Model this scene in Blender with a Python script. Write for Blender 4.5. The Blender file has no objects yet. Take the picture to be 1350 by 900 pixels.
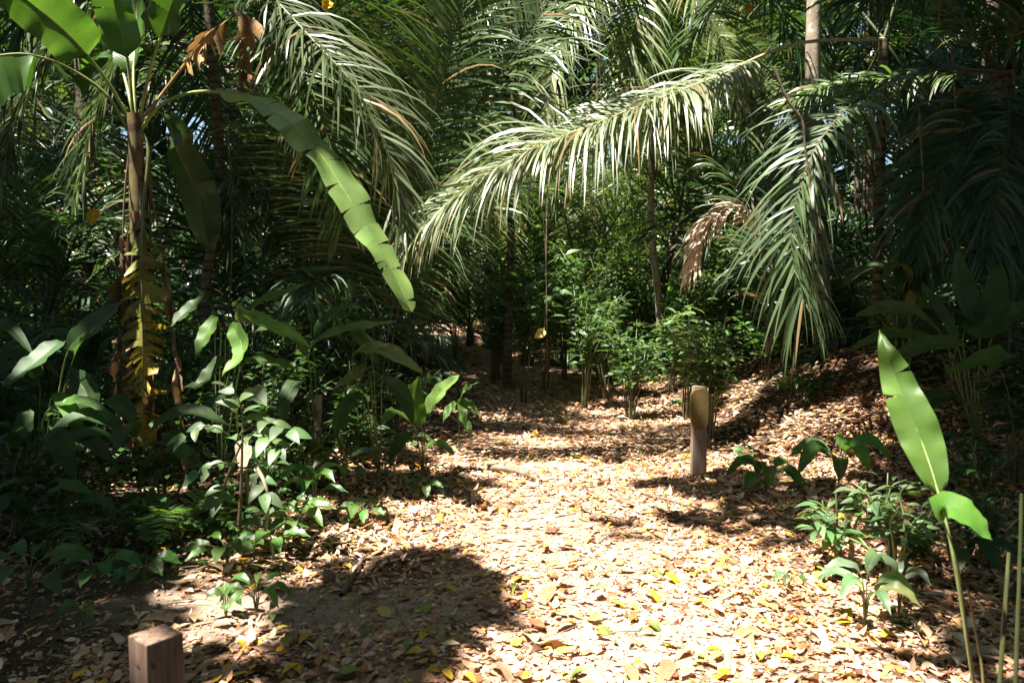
import bpy, math, random
import numpy as np
from mathutils import Vector

random.seed(7)
R = np.random.default_rng(11)
sc = bpy.context.scene
COL = sc.collection
rad = math.radians
Z = np.array((0., 0., 1.))

# ------------------------------------------------------------------ camera model
F_PX, CX, CY, CAM_H = 1050.0, 675.0, 450.0, 1.5
PITCH = math.atan(62 / F_PX)
cp, sp = math.cos(PITCH), math.sin(PITCH)

def ray(px, py):
    x, y, z = (px - CX) / F_PX, 1.0, -(py - CY) / F_PX
    return np.array((x, y * cp + z * sp, -y * sp + z * cp))

def P(px, py, d):
    r = ray(px, py)
    return np.array((0, 0, CAM_H)) + r * (d / r[1])

# ------------------------------------------------------------------ sun
SUN = np.array((-0.32, -0.2, 0.925)); SUN /= np.linalg.norm(SUN)

def proj(p):
    p = np.asarray(p, float)
    return p[..., :2] - SUN[:2] / SUN[2] * p[..., 2:3]

# ------------------------------------------------------------------ noise and terrain
_lat = np.random.default_rng(5).random((256, 256))

def vnoise(x, y, f=1.0, o=0.0):
    x = np.asarray(x, float) * f + 31.7 + o; y = np.asarray(y, float) * f + 57.3 + o * 1.7
    xi = np.floor(x).astype(int); yi = np.floor(y).astype(int)
    u = x - xi; v = y - yi
    u = u * u * (3 - 2 * u); v = v * v * (3 - 2 * v)
    g = lambda a, b: _lat[a % 256, b % 256]
    return (g(xi, yi) * (1 - u) + g(xi + 1, yi) * u) * (1 - v) + (g(xi, yi + 1) * (1 - u) + g(xi + 1, yi + 1) * u) * v

def sstep(a, b, x):
    t = np.clip((np.asarray(x, float) - a) / (b - a), 0, 1)
    return t * t * (3 - 2 * t)

_py = np.array([-12., 0, 3.1, 5, 6.6, 8.5, 10.5, 13, 16, 20, 24, 34, 60.])
_pc = np.array([0.2, .22, .25, .5, .62, .75, .62, .1, -.8, -1.9, -3.0, -6, -14.])
_pw = np.array([1.3, 1.3, 1.25, 1.2, 1.15, 1.3, 1.3, 1.0, .9, .8, .8, .8, .8])

def path_off(x, y):
    c = np.interp(y, _py, _pc); w = np.interp(y, _py, _pw)
    return (x - c) / w

def H(x, y):
    x = np.asarray(x, float); y = np.asarray(y, float)
    z = 0.62 * sstep(9, 23, y) + 0.02 * np.maximum(y - 23, 0)
    z = z + 0.62 * sstep(2.0, 4.2, x) * sstep(4.6, 7.2, y) * (1 - 0.6 * sstep(12, 17, y))
    z = z + 0.22 * sstep(2.0, 3.0, x) * sstep(6.5, 7.5, y) * (1 - sstep(9.0, 10.5, y)) * vnoise(x, y, 1.1)
    off = np.abs(path_off(x, y))
    z = z + 0.10 * sstep(0.9, 2.0, off) * sstep(3.6, 5, y) * (1 - 0.8 * sstep(-3, -1, -np.abs(y - 3)))
    z = z + 0.05 * (vnoise(x, y, .7) - .5) + 0.03 * (vnoise(x, y, 2.3, 3) - .5) + 0.012 * (vnoise(x, y, 7, 9) - .5)
    return z

def G(px, py):
    r = ray(px, py); t = 1.5
    while t < 60:
        p = np.array((0, 0, CAM_H)) + r * t
        if p[2] <= H(p[0], p[1]): break
        t += 0.02
    p[2] = H(p[0], p[1]); return p

def gp(x, y, dz=0.0):
    return np.array((x, y, float(H(x, y)) + dz))

def below(px, py, d, dz=-0.03):
    p = P(px, py, d); return gp(p[0], p[1], dz)

# ------------------------------------------------------------------ materials
def newmat(name):
    m = bpy.data.materials.new(name); m.use_nodes = True
    nt = m.node_tree; nt.nodes.clear()
    return m, nt, nt.nodes, nt.links

def node(N, t, **kw):
    n = N.new(t)
    for k, v in kw.items():
        if k.startswith('i_'): n.inputs[k[2:].replace('_', ' ')].default_value = v
        else: setattr(n, k, v)
    return n

def leafmat(name, rough=.42, spec=.5, trans=.35, tcol=(1.25, 1.4, .5), vein=0.0, nscale=5.0, var=.35, blotch=None):
    m, nt, N, L = newmat(name)
    out = node(N, 'ShaderNodeOutputMaterial')
    at = node(N, 'ShaderNodeAttribute', attribute_name='tint')
    oi = node(N, 'ShaderNodeObjectInfo')
    tc = node(N, 'ShaderNodeTexCoord')
    nz = node(N, 'ShaderNodeTexNoise'); nz.inputs['Scale'].default_value = nscale; nz.inputs['Detail'].default_value = 3
    L.new(tc.outputs['Object'], nz.inputs['Vector'])
    m1 = node(N, 'ShaderNodeMapRange'); m1.inputs[1].default_value = .25; m1.inputs[2].default_value = .75
    m1.inputs[3].default_value = 1 - var; m1.inputs[4].default_value = 1 + var
    L.new(nz.outputs['Fac'], m1.inputs[0])
    m2 = node(N, 'ShaderNodeMapRange'); m2.inputs[3].default_value = .8; m2.inputs[4].default_value = 1.2
    L.new(oi.outputs['Random'], m2.inputs[0])
    mm = node(N, 'ShaderNodeMath', operation='MULTIPLY'); L.new(m1.outputs[0], mm.inputs[0]); L.new(m2.outputs[0], mm.inputs[1])
    vm = node(N, 'ShaderNodeVectorMath', operation='SCALE'); L.new(at.outputs['Color'], vm.inputs[0]); L.new(mm.outputs[0], vm.inputs['Scale'])
    col = vm.outputs[0]
    if blotch is not None:
        bz = node(N, 'ShaderNodeTexNoise'); bz.inputs['Scale'].default_value = blotch[1]; bz.inputs['Detail'].default_value = 5
        L.new(tc.outputs['Object'], bz.inputs['Vector'])
        br = node(N, 'ShaderNodeMapRange'); br.inputs[1].default_value = blotch[2]; br.inputs[2].default_value = blotch[2] + .08
        L.new(bz.outputs['Fac'], br.inputs[0])
        mx = node(N, 'ShaderNodeMix', data_type='RGBA'); L.new(br.outputs[0], mx.inputs[0]); L.new(col, mx.inputs[6])
        mx.inputs[7].default_value = (*blotch[0], 1); col = mx.outputs[2]
    nrm = None
    if vein:
        uv = node(N, 'ShaderNodeAttribute', attribute_name='uvw')
        sx = node(N, 'ShaderNodeSeparateXYZ'); L.new(uv.outputs['Vector'], sx.inputs[0])
        ab = node(N, 'ShaderNodeMath', operation='ABSOLUTE'); L.new(sx.outputs[0], ab.inputs[0])
        a = node(N, 'ShaderNodeMath', operation='MULTIPLY'); a.inputs[1].default_value = vein; L.new(sx.outputs[1], a.inputs[0])
        b = node(N, 'ShaderNodeMath', operation='MULTIPLY'); b.inputs[1].default_value = -vein * .07; L.new(ab.outputs[0], b.inputs[0])
        c = node(N, 'ShaderNodeMath', operation='ADD'); L.new(a.outputs[0], c.inputs[0]); L.new(b.outputs[0], c.inputs[1])
        vn = node(N, 'ShaderNodeTexNoise'); vn.inputs['Scale'].default_value = 9; L.new(tc.outputs['Object'], vn.inputs['Vector'])
        vq = node(N, 'ShaderNodeMath', operation='MULTIPLY_ADD'); vq.inputs[1].default_value = 14; L.new(vn.outputs['Fac'], vq.inputs[0]); L.new(c.outputs[0], vq.inputs[2])
        s = node(N, 'ShaderNodeMath', operation='SINE'); L.new(vq.outputs[0], s.inputs[0])
        bp = node(N, 'ShaderNodeBump'); bp.inputs['Strength'].default_value = .07; bp.inputs['Distance'].default_value = .003
        L.new(s.outputs[0], bp.inputs['Height']); nrm = bp.outputs[0]
        ms = node(N, 'ShaderNodeMapRange'); ms.inputs[1].default_value = -1; ms.inputs[3].default_value = .97; ms.inputs[4].default_value = 1.03
        L.new(s.outputs[0], ms.inputs[0])
        v2 = node(N, 'ShaderNodeVectorMath', operation='SCALE'); L.new(col, v2.inputs[0]); L.new(ms.outputs[0], v2.inputs['Scale']); col = v2.outputs[0]
    pb = node(N, 'ShaderNodeBsdfPrincipled'); pb.inputs['Roughness'].default_value = rough
    pb.inputs['Specular IOR Level'].default_value = spec
    L.new(col, pb.inputs['Base Color'])
    if nrm: L.new(nrm, pb.inputs['Normal'])
    if trans > 0:
        tv = node(N, 'ShaderNodeVectorMath', operation='MULTIPLY'); tv.inputs[1].default_value = tcol; L.new(col, tv.inputs[0])
        tr = node(N, 'ShaderNodeBsdfTranslucent'); L.new(tv.outputs[0], tr.inputs['Color'])
        if nrm: L.new(nrm, tr.inputs['Normal'])
        mx = node(N, 'ShaderNodeMixShader'); mx.inputs[0].default_value = trans
        L.new(pb.outputs[0], mx.inputs[1]); L.new(tr.outputs[0], mx.inputs[2]); L.new(mx.outputs[0], out.inputs[0])
    else:
        L.new(pb.outputs[0], out.inputs[0])
    return m

def solidmat(name, c1, c2, scale=8, stretch=(1, 1, 1), rough=.85, bump=.3, bdist=.01, detail=6, tint=False, dots=None, rings=0):
    m, nt, N, L = newmat(name)
    out = node(N, 'ShaderNodeOutputMaterial'); pb = node(N, 'ShaderNodeBsdfPrincipled')
    pb.inputs['Roughness'].default_value = rough; pb.inputs['Specular IOR Level'].default_value = .25
    tc = node(N, 'ShaderNodeTexCoord'); mp = node(N, 'ShaderNodeMapping'); mp.inputs['Scale'].default_value = stretch
    L.new(tc.outputs['Object'], mp.inputs[0])
    nz = node(N, 'ShaderNodeTexNoise'); nz.inputs['Scale'].default_value = scale; nz.inputs['Detail'].default_value = detail
    nz.inputs['Roughness'].default_value = .65
    L.new(mp.outputs[0], nz.inputs['Vector'])
    cr = node(N, 'ShaderNodeValToRGB'); cr.color_ramp.elements[0].position = .32; cr.color_ramp.elements[1].position = .7
    cr.color_ramp.elements[0].color = (*c1, 1); cr.color_ramp.elements[1].color = (*c2, 1)
    L.new(nz.outputs['Fac'], cr.inputs[0]); col = cr.outputs[0]
    if dots:
        dz = node(N, 'ShaderNodeTexNoise'); dz.inputs['Scale'].default_value = dots[1]; dz.inputs['Detail'].default_value = 2
        L.new(tc.outputs['Object'], dz.inputs['Vector'])
        dr = node(N, 'ShaderNodeMapRange'); dr.inputs[1].default_value = dots[2]; dr.inputs[2].default_value = dots[2] + .06
        L.new(dz.outputs['Fac'], dr.inputs[0])
        mx = node(N, 'ShaderNodeMix', data_type='RGBA'); L.new(dr.outputs[0], mx.inputs[0]); L.new(col, mx.inputs[6]); mx.inputs[7].default_value = (*dots[0], 1)
        col = mx.outputs[2]
    if rings:
        wv = node(N, 'ShaderNodeTexWave', wave_type='BANDS', bands_direction='Z'); wv.inputs['Scale'].default_value = rings
        wv.inputs['Distortion'].default_value = 2.5; wv.inputs['Detail'].default_value = 3; L.new(tc.outputs['Object'], wv.inputs['Vector'])
        wr = node(N, 'ShaderNodeMapRange'); wr.inputs[1].default_value = .0; wr.inputs[2].default_value = .35; wr.inputs[3].default_value = .45; wr.inputs[4].default_value = 1.1
        L.new(wv.outputs['Fac'], wr.inputs[0])
        vs_ = node(N, 'ShaderNodeVectorMath', operation='SCALE'); L.new(col, vs_.inputs[0]); L.new(wr.outputs[0], vs_.inputs['Scale']); col = vs_.outputs[0]
    if tint:
        at = node(N, 'ShaderNodeAttribute', attribute_name='tint')
        mx = node(N, 'ShaderNodeVectorMath', operation='MULTIPLY'); L.new(col, mx.inputs[0]); L.new(at.outputs['Color'], mx.inputs[1]); col = mx.outputs[0]
    L.new(col, pb.inputs['Base Color'])
    bp = node(N, 'ShaderNodeBump'); bp.inputs['Strength'].default_value = bump; bp.inputs['Distance'].default_value = bdist
    L.new(nz.outputs['Fac'], bp.inputs['Height']); L.new(bp.outputs[0], pb.inputs['Normal'])
    L.new(pb.outputs[0], out.inputs[0])
    return m

M = dict(
    palm=leafmat('palm_leaflet', rough=.40, spec=.62, trans=.28, nscale=3, var=.25),
    rib=leafmat('palm_midrib', rough=.5, spec=.4, trans=0, nscale=14, var=.3),
    banana=leafmat('banana_leaf', rough=.34, spec=.5, trans=.36, tcol=(1.25, 1.4, .5), vein=420, nscale=6, var=.2),
    broad=leafmat('broad_leaf', rough=.48, spec=.3, trans=.36, tcol=(1.3, 1.45, .5), vein=520, nscale=9, var=.35, blotch=((.10, .085, .035), 26, .66)),
    tender=leafmat('tender_leaf', rough=.4, spec=.4, trans=.42, tcol=(1.3, 1.45, .5), vein=640, nscale=7, var=.25, blotch=((.16, .17, .05), 40, .70)),
    mottled=leafmat('mottled_leaf', rough=.4, spec=.5, trans=.3, vein=260, nscale=9, var=.3, blotch=((.22, .2, .08), 22, .56)),
    dying=leafmat('yellowing_leaf', rough=.5, spec=.35, trans=.3, tcol=(1.2, 1.1, .5), vein=420, nscale=8, var=.4, blotch=((.16, .08, .035), 10, .58)),
    small=leafmat('small_leaf', rough=.42, spec=.5, trans=.38, nscale=7, var=.3),
    dry=leafmat('dry_leaf', rough=.7, spec=.2, trans=.15, tcol=(1.2, 1.0, .7), nscale=30, var=.4, vein=150),
    litter=leafmat('litter_leaf', rough=.55, spec=.35, trans=.12, tcol=(1.2, 1., .6), nscale=18, var=.32),
    bark=solidmat('bark', (.05, .035, .025), (.17, .13, .095), 9, (1, 1, .35), bump=.6, bdist=.03, rings=3.2, dots=((.2, .21, .15), 11, .62)),
    palebark=solidmat('pale_lichen_bark', (.22, .17, .12), (.44, .38, .3), 7, (1, 1, .6), bump=.5, bdist=.02, dots=((.42, .42, .36), 16, .58)),
    stalk=leafmat('green_stalk', rough=.4, spec=.5, trans=0, nscale=12, var=.35),
    pseudo=leafmat('banana_stem', rough=.5, spec=.4, trans=0, nscale=7, var=.5, blotch=((.06, .03, .018), 9, .52)),
    twig=solidmat('dead_wood', (.07, .05, .035), (.24, .19, .14), 14, (1, 1, 1), bump=.5, bdist=.01),
    post=solidmat('weathered_red_timber', (.10, .055, .038), (.27, .18, .135), 7, (6, 6, .35), rough=.8, bump=.7, bdist=.008, detail=8, dots=((.06, .045, .04), 26, .66)),
    marker=solidmat('grey_brown_timber', (.14, .10, .075), (.33, .26, .2), 9, (7, 7, .4), rough=.8, bump=.3, bdist=.005),
    plate=solidmat('ochre_painted_wood', (.105, .075, .026), (.17, .12, .045), 12, (1, 1, 1), rough=.7, bump=.2, bdist=.003),
    soil=solidmat('forest_soil', (.55, .5, .45), (1.25, 1.2, 1.15), 9, (1, 1, 1), rough=.95, bump=.6, bdist=.02, detail=10, tint=True),
)

# ------------------------------------------------------------------ mesh helpers
def mk(name, V, Fq, mat, tint=None, uv=None, smooth=True, base=None):
    V = np.asarray(V, np.float32).reshape(-1, 3)
    if base is not None: V = V - np.asarray(base, np.float32)
    Fq = np.asarray(Fq, np.int32).reshape(-1, 4)
    me = bpy.data.meshes.new(name)
    me.vertices.add(len(V)); me.vertices.foreach_set('co', V.ravel())
    me.loops.add(Fq.size); me.loops.foreach_set('vertex_index', Fq.ravel())
    me.polygons.add(len(Fq))
    me.polygons.foreach_set('loop_start', np.arange(0, Fq.size, 4, dtype=np.int32))
    me.polygons.foreach_set('loop_total', np.full(len(Fq), 4, np.int32))
    if smooth: me.polygons.foreach_set('use_smooth', np.ones(len(Fq), bool))
    if tint is not None:
        t = np.asarray(tint, np.float32)
        if t.ndim == 1: t = np.tile(t, (len(V), 1))
        a = me.attributes.new('tint', 'FLOAT_COLOR', 'POINT')
        a.data.foreach_set('color', np.c_[t, np.ones(len(V), np.float32)].astype(np.float32).ravel())
    if uv is not None:
        a = me.attributes.new('uvw', 'FLOAT_VECTOR', 'POINT')
        a.data.foreach_set('vector', np.asarray(uv, np.float32).ravel())
    me.materials.append(mat); me.update(calc_edges=True)
    return me

class MB:
    def __init__(s): s.V = []; s.F = []; s.T = []; s.U = []; s.n = 0
    def add(s, V, Fq, T=None, U=None):
        V = np.asarray(V, float).reshape(-1, 3)
        s.V.append(V); s.F.append(np.asarray(Fq, int).reshape(-1, 4) + s.n)
        T = np.asarray(T if T is not None else (.5, .5, .5), float)
        s.T.append(np.tile(T, (len(V), 1)) if T.ndim == 1 else T)
        s.U.append(np.zeros((len(V), 3)) if U is None else U); s.n += len(V)
    def mesh(s, name, mat, base=None, smooth=True):
        return mk(name, np.concatenate(s.V), np.concatenate(s.F), mat, np.concatenate(s.T), np.concatenate(s.U), smooth, base)

def norm(v): 
    v = np.asarray(v, float); return v / (np.linalg.norm(v, axis=-1, keepdims=True) + 1e-9)

def spline(pts, n):
    p = np.asarray(pts, float)
    p = np.vstack([2 * p[0] - p[1], p, 2 * p[-1] - p[-2]])
    k = len(p) - 3; out = []
    for t in np.linspace(0, k - 1e-6, n):
        i = int(t); u = t - i
        a, b, c, d = p[i:i + 4]
        out.append(.5 * ((2 * b) + (-a + c) * u + (2 * a - 5 * b + 4 * c - d) * u * u + (-a + 3 * b - 3 * c + d) * u ** 3))
    out = np.array(out)
    s = np.r_[0, np.cumsum(np.linalg.norm(np.diff(out, axis=0), axis=1))]
    q = np.linspace(0, s[-1], n)
    return np.c_[np.interp(q, s, out[:, 0]), np.interp(q, s, out[:, 1]), np.interp(q, s, out[:, 2])]

def tube(mb, pts, r0, r1, sides=6, n=None, T=(.1, .1, .05), T2=None, jit=0.0, prof=None):
    C = spline(pts, n or max(4, 3 * len(pts)))
    n = len(C); tg = norm(np.gradient(C, axis=0))
    ref = np.array((1., 0, 0)) if abs(tg[0][0]) < .8 else np.array((0, 1., 0))
    A = norm(np.cross(tg, ref)); B = np.cross(tg, A)
    tt = np.linspace(0, 1, n); r = r0 + (r1 - r0) * tt
    if prof is not None: r = r * prof(tt)
    ang = np.linspace(0, 2 * np.pi, sides, endpoint=False)
    rr = r[:, None] * (1 + jit * (R.random((n, sides)) - .5))
    V = C[:, None] + rr[..., None] * (A[:, None] * np.cos(ang)[None, :, None] + B[:, None] * np.sin(ang)[None, :, None])
    i, j = np.meshgrid(np.arange(n - 1), np.arange(sides), indexing='ij'); j2 = (j + 1) % sides
    Fq = np.stack([i * sides + j, i * sides + j2, (i + 1) * sides + j2, (i + 1) * sides + j], -1).reshape(-1, 4)
    T = np.asarray(T, float); T2 = T if T2 is None else np.asarray(T2, float)
    TT = T + (T2 - T) * tt[:, None]
    mb.add(V, Fq, np.repeat(TT, sides, axis=0))
    return C

def thing(name, label, cat, base, group=None):
    o = bpy.data.objects.new(name, None); COL.objects.link(o)
    o.location = [float(v) for v in base]; o.empty_display_size = .1
    o['label'] = label; o['category'] = cat
    if group: o['group'] = group
    return o

def part(name, me, parent=None, loc=None, rot=None, scale=None, label=None):
    o = bpy.data.objects.new(name, me); COL.objects.link(o)
    if parent is not None: o.parent = parent
    if loc is not None: o.location = [float(v) for v in loc]
    if rot is not None: o.rotation_euler = rot
    if scale is not None: o.scale = (scale,) * 3
    if label: o['label'] = label
    return o

def tag(o, label, cat, group=None):
    o['label'] = label; o['category'] = cat
    if group: o['group'] = group
    return o

# ---------------- blade: banana, ginger and other broad leaves
def shape(kind, v):
    if kind == 'banana': return np.minimum(1, (v / .07) ** .6) * np.sqrt(np.clip(1 - np.maximum(0, (v - .55) / .45) ** 2.2, 0, 1))
    if kind == 'paddle': return np.sin(np.pi * v ** .72) ** .75
    if kind == 'lance': return np.sin(np.pi * v ** .8) ** 1.1
    return np.sin(np.pi * v ** .62) ** .8

def blade(ctrl, W, t0=.2, n=26, m=3, face=(0, 0, 1), fold=.25, wave=.02, tear=0., droop=0., tint=(.08, .17, .03), tip=None,
          kind='paddle', ribr=.008, ribt=None, Wl=None, shift=.03, gapw=0.0, cuts=None):
    """returns (leaf MB, midrib MB); one leaf along ctrl; everything before t0 is the petiole"""
    C = spline(ctrl, 60)
    L = np.linalg.norm(np.diff(C, axis=0), axis=1).sum()
    tq = np.linspace(t0, 1, n + 1)
    tt = np.linspace(0, 1, 60)
    Cs = np.c_[[np.interp(tq, tt, C[:, k]) for k in range(3)]].T
    tg = np.c_[[np.interp(tq, tt, np.gradient(C[:, k])) for k in range(3)]].T
    T = norm(tg); fc = norm(np.asarray(face, float))
    S = norm(np.cross(T, fc)); Nn = np.cross(S, T)
    v = np.linspace(0, 1, n + 1); w = shape(kind, v) + .012
    tint = np.asarray(tint, float); tip = tint if tip is None else np.asarray(tip, float)
    mb = MB()
    ph = R.random() * 6
    for s in (-1, 1):
        WW = W if (s > 0 or Wl is None) else Wl
        brk = [0]; i = 0
        while i < n:
            i += 1
            if i < n and tear > 0 and R.random() < tear: brk.append(i)
        if cuts: brk = [0] + list(cuts[0 if s < 0 else 1])
        brk.append(n)
        for a, b in zip(brk[:-1], brk[1:]):
            torn = (tear > 0 or cuts is not None) and len(brk) > 2
            dz = droop * ((.6 + .9 * R.random()) if torn else 1.0)
            sh = (R.random() - .5) * shift if torn else 0.
            cut = 1 - (R.random() * gapw if torn else 0)
            rows = np.arange(a, b + 1); x = np.linspace(0, 1, m + 1)
            ww = (w[rows] * WW * cut)[:, None] * x[None]
            wob = wave * np.sin(v[rows] * 19 + ph + s)[:, None] * x[None] ** 1.3 + wave * .6 * np.sin(v[rows] * 41 + 2 * ph)[:, None] * x[None] ** 2
            vv = Cs[rows][:, None] + S[rows][:, None] * s * (ww * math.cos(fold))[..., None] + Nn[rows][:, None] * (ww * math.sin(fold) + wob)[..., None]
            vv = vv + T[rows][:, None] * (sh * x)[None, :, None]
            vv = vv - Z * (dz * WW * x[None] ** 1.7 * w[rows][:, None])[..., None]
            if torn:  # strips narrow a little at their free edge
                mid = (rows - (a + b) / 2)[:, None]
                vv = vv - T[rows][:, None] * (mid * (L * (1 - t0) / n) * (.05 + .3 * gapw) * x[None] ** 2)[..., None]
            k = len(rows)
            ii, jj = np.meshgrid(np.arange(k - 1), np.arange(m), indexing='ij')
            q = np.stack([ii * (m + 1) + jj, ii * (m + 1) + jj + 1, (ii + 1) * (m + 1) + jj + 1, (ii + 1) * (m + 1) + jj], -1).reshape(-1, 4)
            if s < 0: q = q[:, ::-1]
            tc = (tint + (tip - tint) * v[rows][:, None])[:, None] * np.ones((1, m + 1, 1))
            if torn: tc = tc * (.8 + .4 * R.random())
            U = np.stack([np.tile(s * x, (k, 1)), np.tile(v[rows][:, None], (1, m + 1)), np.zeros((k, m + 1))], -1).reshape(-1, 3)
            mb.add(vv, q, tc.reshape(-1, 3), U)
    rb = MB()
    rt = np.asarray(ribt if ribt is not None else np.minimum(np.asarray(tint) * 1.5 + .02, .5))
    # the rib lies under the blade so that the blade stays whole on top
    Nf = np.cross(norm(np.cross(norm(np.gradient(C, axis=0)), fc)), norm(np.gradient(C, axis=0)))
    off = (tt > t0)[:, None] * Nf * (-ribr * .35)
    tube(rb, (C + off)[::4], ribr, ribr * .25, 6, 26, rt)
    return mb, rb

# ---------------- palm frond
def frond(ctrl, L, n=70, t0=.18, face=(0, 0, 1), droop=.6, a0=30, a1=65, lift=.15, w=.03, tint=(.06, .11, .03), dead=.05, seg=5, ribr=.018,
          ribt=(.07, .08, .03), jit=.2, tipL=.45, baseL=.6, one=None, stiff=0.0):
    C = spline(ctrl, 80); tt = np.linspace(0, 1, 80)
    tg = norm(np.gradient(C, axis=0))
    fc = norm(np.asarray(face, float))
    mb = MB(); tint = np.asarray(tint, float)
    u = np.linspace(0, 1, seg + 1)
    prof = np.minimum(1, .55 + 2.2 * u) * np.clip(1.02 - u ** 2.6, .03, 1)
    q0 = np.array([[2 * k, 2 * k + 1, 2 * k + 3, 2 * k + 2] for k in range(seg)])
    for s in (-1, 1):
        for i in range(n):
            t = t0 + (1 - t0) * (i + R.random() * .8) / n
            v = (t - t0) / (1 - t0)
            c = np.array([np.interp(t, tt, C[:, k]) for k in range(3)])
            T = norm(np.array([np.interp(t, tt, tg[:, k]) for k in range(3)]))
            S = norm(np.cross(T, fc)); Nn = np.cross(S, T)
            ang = rad(a0 + (a1 - a0) * v + R.normal() * 8)
            d = norm(S * s * math.cos(ang) + T * math.sin(ang) + Nn * (lift + R.normal() * jit))
            env = (baseL + (1 - baseL) * min(1, v / .3)) * (1 if v < .5 else 1 - (1 - tipL) * ((v - .5) / .5) ** 1.5)
            ll = L * env * (.8 + .36 * R.random()) * (1 if R.random() > .06 else .5) / seg
            wd = norm(T - d * np.dot(T, d) + Nn * R.normal() * .25)
            p = c.copy(); V = []
            dr = droop * (.5 + 1.0 * R.random())
            ww = w * (.8 + .4 * R.random())
            for k in range(seg + 1):
                wv = norm(wd - d * np.dot(wd, d))
                V += [p - wv * ww * .5 * prof[k], p + wv * ww * .5 * prof[k]]
                p = p + d * ll
                d = norm(d - Z * dr * (0.35 + .9 * k / seg) / seg * 2.2)
            tc = tint * (.75 + .5 * R.random())
            if R.random() < dead: tc = np.array((.24, .17, .08)) * (.6 + .7 * R.random())
            tv = np.tile(tc, (len(V), 1))
            if R.random() < .18: tv[-2:] = np.array((.2, .14, .06))
            mb.add(V, q0, tv)
    rb = MB(); tube(rb, C[::5], ribr, ribr * .18, 6, 30, ribt)
    return mb, rb

def put(parent, base, pair, pname, rname, mat, rmat, label=None):
    mb, rb = pair
    o = part(pname, mb.mesh(pname, mat, base), parent, label=label)
    part(rname, rb.mesh(rname, rmat, base), o)
    return o

# generic fronds, built once along +X from the origin
def gen_frond(e0, length, L, tint, droop=.7, w=.035, n=46, bend=1.0, dead=.05, seg=4, face=(0, 0, 1)):
    pts = []; p = np.zeros(3); e = rad(e0); k = 8
    side = R.normal() * .05
    for i in range(k + 1):
        pts.append(p.copy())
        p = p + np.array((math.cos(e), side * i / k, math.sin(e))) * length / k
        e -= rad(95 * bend) / k * (i + 1) / k * 1.6
    f = (-math.sin(rad(e0)) - .2, 0.05, .6) if e0 > 60 else face
    mb, rb = frond(pts, L, n=n, t0=.2, face=f, droop=droop, w=w, tint=tint, dead=dead, seg=seg, ribr=.02)
    return mb.mesh('frond', M['palm']), rb.mesh('midrib', M['rib'])

PT = dict(green=(.055, .105, .03), dark=(.03, .07, .035), pale=(.11, .155, .06))
FR = {k: [gen_frond(e, l, a, c, droop=d, bend=b, w=wd) for e, l, a, d, b, wd in
          ((82, 3.6, .8, .55, .5, .036), (70, 3.8, .85, .6, .8, .038), (55, 3.8, .85, .8, 1.0, .036), (40, 3.6, .8, .95, 1.1, .034), (22, 3.3, .75, 1.1, 1.0, .034), (0, 3.0, .7, 1.3, .8, .034))]
      for k, c in PT.items()}
TRUNKS = {}

def palm(base, crown_h, label, tint='green', nf=11, scale=1.0, rot=0.0, lo=0, hi=5, r=.11, lean=(0, 0), group=None, trunk=True):
    o = thing('palm_tree', label, 'palm', base, group)
    top = np.array((lean[0], lean[1], crown_h))
    if trunk:
        mb = MB()
        tube(mb, [(0, 0, -.15), (lean[0] * .3, lean[1] * .3, crown_h * .5), top], r * 1.15, r * .9, 10, 24, (.1, .1, .1), jit=.12)
        part('trunk', mb.mesh('trunk', M['bark']), o)
    for i in range(nf):
        k = lo + int((hi - lo + 1) * ((i * .618 + .1) % 1))
        fm, rm = FR[tint][min(k, 5)]
        a = rot + i * 2.39996 + R.normal() * .15
        f = part('frond', fm, o, loc=top, rot=(R.normal() * .12, R.normal() * .08, a), scale=scale * (.85 + .3 * R.random()))
        part('midrib', rm, f)
    return o

# ---------------- scattered leaf templates
def leaf_tpl(n=4, fold=.25, curl=.15, kind='lance', ratio=.36):
    v = np.linspace(0, 1, n + 1); w = (shape(kind, v) + .02) * ratio * .5
    V = []; 
    for i in range(n + 1):
        z = -curl * (v[i] - .3) ** 2 * 1.5
        V += [(v[i], -w[i], z + fold * w[i]), (v[i], 0, z), (v[i], w[i], z + fold * w[i])]
    Fq = []
    for i in range(n):
        for j in range(2):
            Fq.append((3 * i + j, 3 * i + 3 + j, 3 * i + 4 + j, 3 * i + 1 + j))
    return np.array(V), np.array(Fq)

def frames(d, up):
    """rotation matrices with local x along d and z near up"""
    d = norm(d); y = norm(np.cross(up, d)); z = np.cross(d, y)
    return np.stack([d, y, z], -1)

def scatter(tpl, pos, Rm, size, tint, mb=None):
    V, Fq = tpl
    S = np.asarray(size, float)
    if S.ndim == 1: S = S[:, None] * np.ones((1, 3))
    X = np.einsum('mij,mkj->mki', Rm, V[None] * S[:, None, :]) + pos[:, None]
    m, k = X.shape[:2]
    FF = (Fq[None] + (np.arange(m) * k)[:, None, None]).reshape(-1, 4)
    TT = np.repeat(tint, k, axis=0)
    U = np.tile(np.c_[V[:, 1], V[:, 0], np.zeros(k)], (m, 1))
    mb = mb or MB(); mb.add(X.reshape(-1, 3), FF, TT, U)
    return mb

def rdir(n, zlo=-1, zhi=1):
    z = R.uniform(zlo, zhi, n); a = R.uniform(0, 2 * np.pi, n); r = np.sqrt(1 - z * z)
    return np.c_[r * np.cos(a), r * np.sin(a), z]

T_LEAF = leaf_tpl(4, .25, .25, 'lance', .38)
T_OVAL = leaf_tpl(4, .2, .2, 'oval', .55)
T_CROWN = leaf_tpl(2, .2, .15, 'lance', .46)
T_NEEDLE = leaf_tpl(3, .2, .4, 'lance', .2)

def jitter_tint(c, n, amt=.35, hue=.12):
    c = np.asarray(c, float)
    return np.clip(c * (1 + amt * (R.random((n, 1)) - .5) * 2) * (1 + hue * R.normal(size=(n, 3))), .004, .9)

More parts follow.
